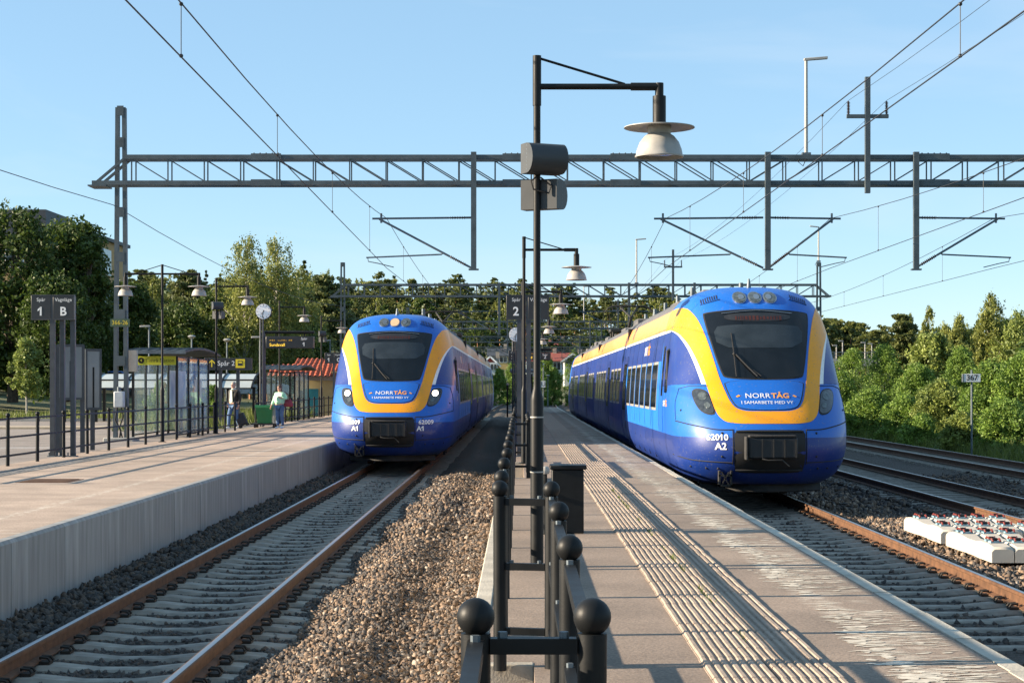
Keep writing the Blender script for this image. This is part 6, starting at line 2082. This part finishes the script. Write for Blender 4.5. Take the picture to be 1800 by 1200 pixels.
def crown_points(kind, n, H, W, rng):
    """clump centres for a crown of height H and half width W above the ground"""
    u = rng.random(n); th = rng.random(n) * 2 * PI
    if kind == 'broad':
        z = 0.14 + 0.83 * u
        prof_ = np.sin(PI * np.clip((z - 0.06) / 0.96, 0, 1)) ** 0.55
        prof_ *= 0.80 + 0.30 * np.sin(th * 3 + z * 9) * np.sin(z * 14 + th)
        rr = W * prof_ * (0.45 + 0.55 * rng.random(n) ** 0.4)
    elif kind == 'birch':
        z = 0.14 + 0.85 * u ** 0.9
        prof_ = np.clip(1 - ((z - 0.14) / 0.9) ** 3.0, 0.10, 1) * np.clip((z - 0.04) / 0.3, 0, 1) ** 0.6
        prof_ *= 0.72 + 0.25 * np.sin(th * 2 + z * 11 + W) + 0.22 * np.sin(th * 5 - z * 19)
        rr = W * 1.3 * prof_ * (0.2 + 0.8 * rng.random(n) ** 0.55)
        lead = rng.integers(0, 3, n)
        la = np.array([0.3, 2.5, 4.6]) + W
        lo = np.array([0.0, 0.55, 0.5])[lead] * W * np.clip(1.2 * z, 0, 1)
        sc_ = np.array([1.0, 0.84, 0.72])[lead]
        rr = rr * np.array([1.0, 0.85, 0.9])[lead]
        return np.stack([rr * np.cos(th) + lo * np.cos(la[lead]), rr * np.sin(th) + lo * np.sin(la[lead]), z * sc_ * H], 1)
    elif kind == 'sapling':
        z = 0.30 + 0.68 * u
        prof_ = np.sin(PI * np.clip((z - 0.24) / 0.8, 0, 1)) ** 0.7 * np.clip(1.25 - z * 0.7, 0.2, 1)
        prof_ *= 0.8 + 0.3 * np.sin(th * 3 + z * 9)
        rr = W * prof_ * (0.3 + 0.7 * rng.random(n) ** 0.5)
    elif kind == 'pine':
        lev = np.round(u * 8) / 8
        z = 0.42 + 0.56 * lev + rng.normal(size=n) * 0.012
        prof_ = np.clip(1.05 - np.abs((z - 0.62) / 0.44) ** 1.8, 0.22, 1) * (0.7 + 0.45 * np.sin(th * 3 + lev * 30))
        rr = W * prof_ * (0.25 + 0.75 * rng.random(n) ** 0.6)
    elif kind == 'spruce':
        lev = np.round(u * 14) / 14
        z = 0.06 + 0.93 * lev
        rr = W * np.clip(1 - lev, 0.02, 1) * (0.3 + 0.7 * rng.random(n) ** 0.6) * (0.8 + 0.3 * np.sin(th * 5 + lev * 20))
        z = z - rr / H * 0.25
    else:  # bush
        z = 0.04 + 0.94 * u
        prof_ = np.clip(1 - z ** 2.2, 0.05, 1) ** 0.7 * (0.75 + 0.35 * np.sin(th * 3 + z * 7))
        rr = W * prof_ * (0.45 + 0.55 * rng.random(n) ** 0.5)
    return np.stack([rr * np.cos(th), rr * np.sin(th), z * H], 1)
SPEC = {'broad': (130, 100, 0.115, 1.0, 0.0, 0.14), 'birch': (230, 40, 0.085, 1.7, 0.8, 0.08), 'pine': (90, 85, 0.14, 0.45, 0.0, 0.17), 'spruce': (120, 60, 0.13, 0.5, 0.25, 0.13), 'bush': (110, 110, 0.054, 1.0, 0.0, 0.12), 'sapling': (80, 60, 0.09, 1.0, 0.0, 0.12)}
LM = {'broad': leaf_mat('leaf_broad', (0.050, 0.088, 0.020)), 'birch': leaf_mat('leaf_birch', (0.18, 0.22, 0.065)), 'pine': leaf_mat('needle_pine', (0.09, 0.118, 0.042)),
      'spruce': leaf_mat('needle_spruce', (0.032, 0.055, 0.024)), 'bush': leaf_mat('leaf_bush', (0.135, 0.235, 0.05)), 'gold': leaf_mat('leaf_pale', (0.175, 0.24, 0.07))}
BK = {'broad': M_bark, 'birch': M_birch, 'pine': M_pinebark, 'spruce': M_bark, 'bush': M_bark, 'sapling': M_birch}
def crown_arrays(kind, H, W, seed, dens=1.0, leaf=1.0, per_=None):
    rng = np.random.default_rng(seed)
    n, per, sz, flat, droop, cr = SPEC[kind]
    n = max(12, int(n * dens))
    per = per_ or per
    c = crown_points(kind, n, H, W, rng)
    r = W * (cr + 0.2 * rng.random(n) ** 1.5)
    if kind == 'spruce': r = r * np.clip(1.2 - c[:, 2] / H, 0.25, 1)
    if kind == 'pine': r = r * 1.1
    V, tn = leaf_quads(c, r, per, sz * leaf, flat, droop, rng)
    return V, tn, c
def trunk_mb(kind, H, W, c, rng):
    b = MB()
    lean = rng.normal() * 0.02 * H
    r0 = {'broad': 0.030, 'birch': 0.016, 'pine': 0.018, 'spruce': 0.016, 'bush': 0.012, 'sapling': 0.016}[kind] * H
    top = {'broad': 0.75, 'birch': 0.95, 'pine': 0.93, 'spruce': 0.97, 'bush': 0.6, 'sapling': 0.9}[kind] * H
    path = [(lean * (k / 6) ** 2, 0.3 * lean * (k / 6), top * k / 6) for k in range(7)]
    b.tube(path, [r0 * (1 - 0.13 * k) for k in range(7)], 7)
    sel = rng.permutation(len(c))[: {'broad': 16, 'birch': 14, 'pine': 18, 'spruce': 0, 'bush': 10, 'sapling': 12}[kind]]
    for i in sel:
        e = Vector(c[i])
        z0 = max(0.12 * H, e.z - (0.25 if kind != 'pine' else 0.05) * H)
        if kind == 'bush': z0 = 0.0
        s = Vector((lean * (z0 / top) ** 2, 0, z0))
        m = s.lerp(e, 0.5) + Vector((0, 0, 0.04 * H))
        b.tube([s, m, e], [r0 * 0.4, r0 * 0.26, r0 * 0.1], 5)
    return b
def tree(name, label, kind, px, ytop, Y, wpx, zb_=0.6, seed=0, dens=1.0, leaf=1.0, lm=None, cat='tree', group=None, H=None):
    x = (px - VX) * Y / F
    if H is None:
        H = HC - (ytop - VY) * Y / F - zb_
    W = wpx / 2 * Y / F
    t = thing(name, label, cat, (x, Y, zb_), 0, group)
    V, tn, c = crown_arrays(kind, H, W, seed, dens, leaf)
    me = np_mesh('crown', V, np.arange(len(V)).reshape(-1, 4), lm or LM[kind], tint=tn)
    link('crown', me, t)
    trunk_mb(kind, H, W, c, np.random.default_rng(seed + 1)).build('trunk', BK[kind], t, local=True)
    return t
# left: the dark mass behind the forecourt
tree('broadleaf_tree', 'big dark broadleaf tree filling the left edge', 'broad', 22, 368, 100, 210, 1.2, 11, 1.87, 1.1)
tree('broadleaf_tree', 'dark broadleaf tree before the apartment block, its crown touching the big tree', 'broad', 124, 388, 104, 180, 1.2, 12, 1.73, 1.1)
tree('broadleaf_tree', 'dark bushy tree filling the gap behind the Spår 1 sign', 'broad', 95, 490, 97, 170, 0.9, 13, 1.58, 1.0)
tree('broadleaf_tree', 'dark round tree just right of the gantry mast', 'broad', 228, 498, 112, 120, 1.4, 14, 1.44, 1.0)
tree('broadleaf_tree', 'low dark tree behind the station shelter roof', 'broad', 318, 545, 118, 150, 1.4, 15, 1.44, 1.0)
tree('broadleaf_tree', 'dark tree between the shelter and the birches', 'broad', 375, 520, 122, 110, 1.4, 16, 1.44, 1.0)
tree('broadleaf_tree', 'low dark bushy tree behind the departure display', 'broad', 525, 560, 125, 130, 1.2, 17, 1.3, 1.0)
tree('broadleaf_tree', 'dark tree sloping down right of the apartment block', 'broad', 156, 424, 101, 96, 1.2, 18, 1.3, 1.0)
tree('sapling', 'young maple with bare stem on the grass strip at the left', 'sapling', 47, 600, 84, 84, 0.65, 21, 1.3, 0.8, LM['gold'], 'tree')
tree('birch_tree', 'tall left birch of the pair with drooping twigs above the clock', 'birch', 430, 416, 118, 135, 1.3, 31, 2.45, 1.0)
tree('birch_tree', 'tall right birch of the pair above the departure display', 'birch', 485, 420, 121, 125, 1.3, 32, 2.45, 1.0)
tree('birch_tree', 'smaller birch at the right shoulder of the tall pair', 'birch', 525, 468, 127, 100, 1.3, 33, 1.87, 1.0)
tree('birch_tree', 'slim pale birch behind the two armed lamp post', 'birch', 272, 485, 128, 70, 1.5, 34, 1.73, 1.0)
tree('birch_tree', 'leaning birch left of the tall pair, half behind the lamp', 'birch', 388, 495, 126, 80, 1.4, 39, 1.73, 1.0)
tree('pine_tree', 'dark pine behind the left lamp posts', 'pine', 330, 482, 150, 95, 1.5, 41, 2.0, 1.0)
tree('pine_tree', 'dark pine just left of the second gantry mast', 'pine', 570, 486, 150, 90, 1.5, 42, 2.0, 1.0)
tree('shrub', 'leafy shrub with pale flowers behind the glass of the station shelter', 'bush', 285, 676, 70, 70, 0.6, 51, 1.0, 0.8, None, 'shrub')
tree('shrub', 'leafy shrub at the fence left of the man', 'bush', 372, 680, 68, 60, 0.6, 52, 1.0, 0.8, None, 'shrub')
# right: bushes and trees beyond the tracks
def gz(px, Y): return hill((px - VX) * Y / F, Y) - 0.1
RB = [(1497, 618, 118, 110, 'bush', 'bright green bush beside the nose of the right train, below the bridge'), (1556, 610, 112, 95, 'bush', 'upright green bush left of the lone pine'),
      (1615, 640, 92, 110, 'bush', 'rounded bush in front of the lone pine trunk'), (1640, 590, 118, 95, 'broad', 'tall bright green tree right of the lone pine'), (1690, 612, 102, 90, 'bush', 'green bush behind the kilometre board'),
      (1530, 690, 84, 120, 'bush', 'low bush by the track just right of the train'), (1590, 700, 78, 110, 'bush', 'low spreading bush midway to the kilometre board'), (1655, 672, 76, 120, 'bush', 'broad bush left of the kilometre board post'),
      (1742, 640, 74, 130, 'bush', 'large pale bush right of the kilometre board'), (1800, 620, 72, 140, 'bush', 'large bush at the right edge of the picture'), (1770, 710, 64, 120, 'bush', 'low bush at the lower right, next to the rails'),
      (1690, 730, 66, 90, 'bush', 'lowest bush at the foot of the kilometre board'), (1480, 655, 104, 80, 'bush', 'bush half hidden by the right train'), (1620, 735, 72, 90, 'bush', 'small bush at the grass edge near the rails')]
for i, (px, yt, Y, w, kd, lb) in enumerate(RB):
    tree('bush' if kd == 'bush' else 'broadleaf_tree', lb, kd, px, yt, Y, w, gz(px, Y), 60 + i, 1.7 if kd == 'bush' else 1.6, 1.0, LM['bush'] if i % 4 != 3 else LM['gold'], 'bush' if kd == 'bush' else 'tree', 'bushes beyond the tracks')
tree('pine_tree', 'lone dark pine with orange trunk beyond the right tracks', 'pine', 1587, 556, 140, 62, gz(1587, 140), 81, 2.2, 1.0)
tree('birch_tree', 'tallest birch at the right, pointed, with a white trunk', 'birch', 1745, 514, 112, 84, gz(1745, 112), 82, 2.16, 1.0, LM['birch'])
tree('birch_tree', 'thin wispy birch left of the tallest one', 'birch', 1634, 536, 135, 40, gz(1634, 135), 83, 1.2, 1.0)
tree('birch_tree', 'birch with thin white trunk midway between pine and tallest birch', 'birch', 1688, 556, 122, 72, gz(1688, 122), 84, 1.73, 1.0)
tree('birch_tree', 'yellowish birch at the right edge behind the bushes', 'birch', 1790, 548, 110, 90, gz(1790, 110), 85, 2.02, 1.0, LM['gold'])
tree('birch_tree', 'dark drooping birch just right of the lone pine', 'birch', 1660, 572, 132, 74, gz(1660, 132), 86, 1.73, 1.0)
tree('broadleaf_tree', 'dark broadleaf tree behind the tallest birch', 'broad', 1772, 560, 128, 70, gz(1772, 128), 87, 1.3, 1.0)
tree('broadleaf_tree', 'dark broadleaf tree behind the birches near the pine', 'broad', 1712, 580, 130, 70, gz(1712, 130), 88, 1.3, 1.0)
tree('birch_tree', 'wispy birch behind the crown of the lone pine', 'birch', 1600, 549, 160, 30, gz(1600, 160), 89, 1.2, 1.0)
# bushes at the far end of the line
for i, (px, yt, Y, w, lb) in enumerate(((878, 650, 215, 50, 'yellow green bush below the red gabled house'), (948, 652, 210, 44, 'bright green bush behind the far lamp post bases'), (975, 648, 205, 50, 'round bright bush left of the right train tail'), (900, 640, 240, 40, 'dark bush below the far clock'), (960, 625, 330, 40, 'leafy tree above the pale blue house'), (1010, 615, 300, 40, 'leafy tree over the right train tail'))):
    x_ = (px - VX) * Y / F
    tree('bush', lb, 'bush', px, yt, Y, w, -0.4 if Y < 250 else hill(x_, Y), 100 + i, 1.0, 1.6, LM['bush'], 'bush', 'bushes at the far end')

# the far forest: one mass of pines, spruces and birches
protos = []
for i, kd in enumerate(('pine', 'pine', 'spruce', 'birch', 'broad', 'pine', 'birch')):
    H, W = {'pine': (13, 2.9), 'spruce': (13, 2.2), 'birch': (12, 2.3), 'broad': (10, 3.0)}[kd]
    V, tn, c = crown_arrays(kd, H, W, 200 + i, 0.55 if kd != 'birch' else 0.25, 3.0 if kd != 'broad' else 3.8, 20)
    protos.append((kd, V, tn, H))
mats_f = [LM['pine'], LM['spruce'], LM['birch'], LM['broad'], M_pinebark, M_birch]
mi_of = {'pine': 0, 'spruce': 1, 'birch': 2, 'broad': 3}
AV, AT, AM = [], [], []
fr = np.random.default_rng(77)
def plant(px, ytop, Y, kd_pool):
    k = int(fr.choice(kd_pool))
    kd, V, tn, H = protos[k]
    x = (px - VX) * Y / F
    z0 = hill(x, Y) - 0.3
    h = HC - (ytop - VY) * Y / F - z0
    if h < 3: h = 3.0
    s = h / H
    a = fr.random() * 2 * PI
    wx = max(s, 0.85) * fr.uniform(0.95, 1.4)
    ca, sa = math.cos(a) * wx, math.sin(a) * wx
    P_ = np.stack([V[:, 0] * ca - V[:, 1] * sa + x, V[:, 0] * sa + V[:, 1] * ca + Y, V[:, 2] * s + z0], 1)
    AV.append(P_); AT.append(tn); AM.append(np.full(len(V) // 4, mi_of[kd]))
    # stem
    r = 0.16
    pts = []
    for zz, rr in ((z0, r), (z0 + h * 0.9, 0.05)):
        for q in range(4):
            pts.append((x + rr * math.cos(q * PI / 2), Y + rr * math.sin(q * PI / 2), zz))
    pts = np.array(pts)
    AV.append(pts[[0, 1, 5, 4, 1, 2, 6, 5, 2, 3, 7, 6, 3, 0, 4, 7]]); AT.append(np.full(16, 0.5)); AM.append(np.full(4, 5 if kd == 'birch' else 4))
def skyline(px):
    xs_ = [150, 250, 330, 420, 520, 600, 700, 760, 820, 900, 960, 1040, 1120, 1200, 1300, 1450, 1520, 1600, 1750, 1900]
    ys_ = [480, 478, 485, 490, 475, 492, 500, 497, 505, 503, 512, 522, 515, 520, 535, 560, 572, 585, 575, 560]
    return float(np.interp(px, xs_, ys_))
for layer, (Y, n_, dy, pool) in enumerate(((560, 92, 0, (0, 1, 2, 5, 6, 3)), (520, 84, 12, (0, 1, 5, 3, 6, 2)), (480, 70, 30, (0, 5, 3, 4, 6)), (440, 60, 50, (0, 4, 3, 1)), (390, 46, 74, (0, 4, 4, 3)))):
    for k in range(n_):
        px = 120 + (1290 - 120) * (k + fr.random()) / n_
        plant(px, skyline(px) + dy + fr.normal() * 9, Y + fr.uniform(-15, 15), pool)
for k in range(34):
    px = 1380 + 240 * fr.random()
    plant(px, skyline(px) + fr.normal() * 6 + 4, 300 + fr.uniform(-20, 30), (0, 1, 5, 0))
for k in range(26):
    px = 1600 + 260 * fr.random()
    plant(px, skyline(px) + fr.normal() * 8 + 10, 190 + fr.uniform(-20, 30), (3, 6, 4, 0))
for k in range(30):
    px = 150 + 460 * fr.random()
    plant(px, skyline(px) + 25 + fr.normal() * 10, 190 + fr.uniform(-15, 30), (0, 1, 3, 5, 4))
for k in range(16):
    px = -60 + 260 * fr.random()
    plant(px, 560 + fr.normal() * 20, 140 + fr.uniform(-10, 20), (4, 4, 0))
for px, yt, Y in ((1440, 640, 130), (1405, 632, 140), (1375, 640, 150), (1850, 600, 80), (1905, 590, 78), (1960, 585, 82), (1880, 560, 115), (1940, 555, 118), (2010, 570, 100),
                  (-70, 440, 104), (-150, 400, 110), (-230, 420, 112), (-120, 520, 98), (-300, 430, 120), (-40, 600, 125), (-200, 610, 128)):
    plant(px, yt, Y, (4,))
V = np.concatenate(AV)
me = np_mesh('forest', V, np.arange(len(V)).reshape(-1, 4), mats_f, mi=np.concatenate(AM), tint=np.concatenate(AT))
tag(link('forest', me), 'far mixed forest of pines and birches behind the station', kind='stuff')
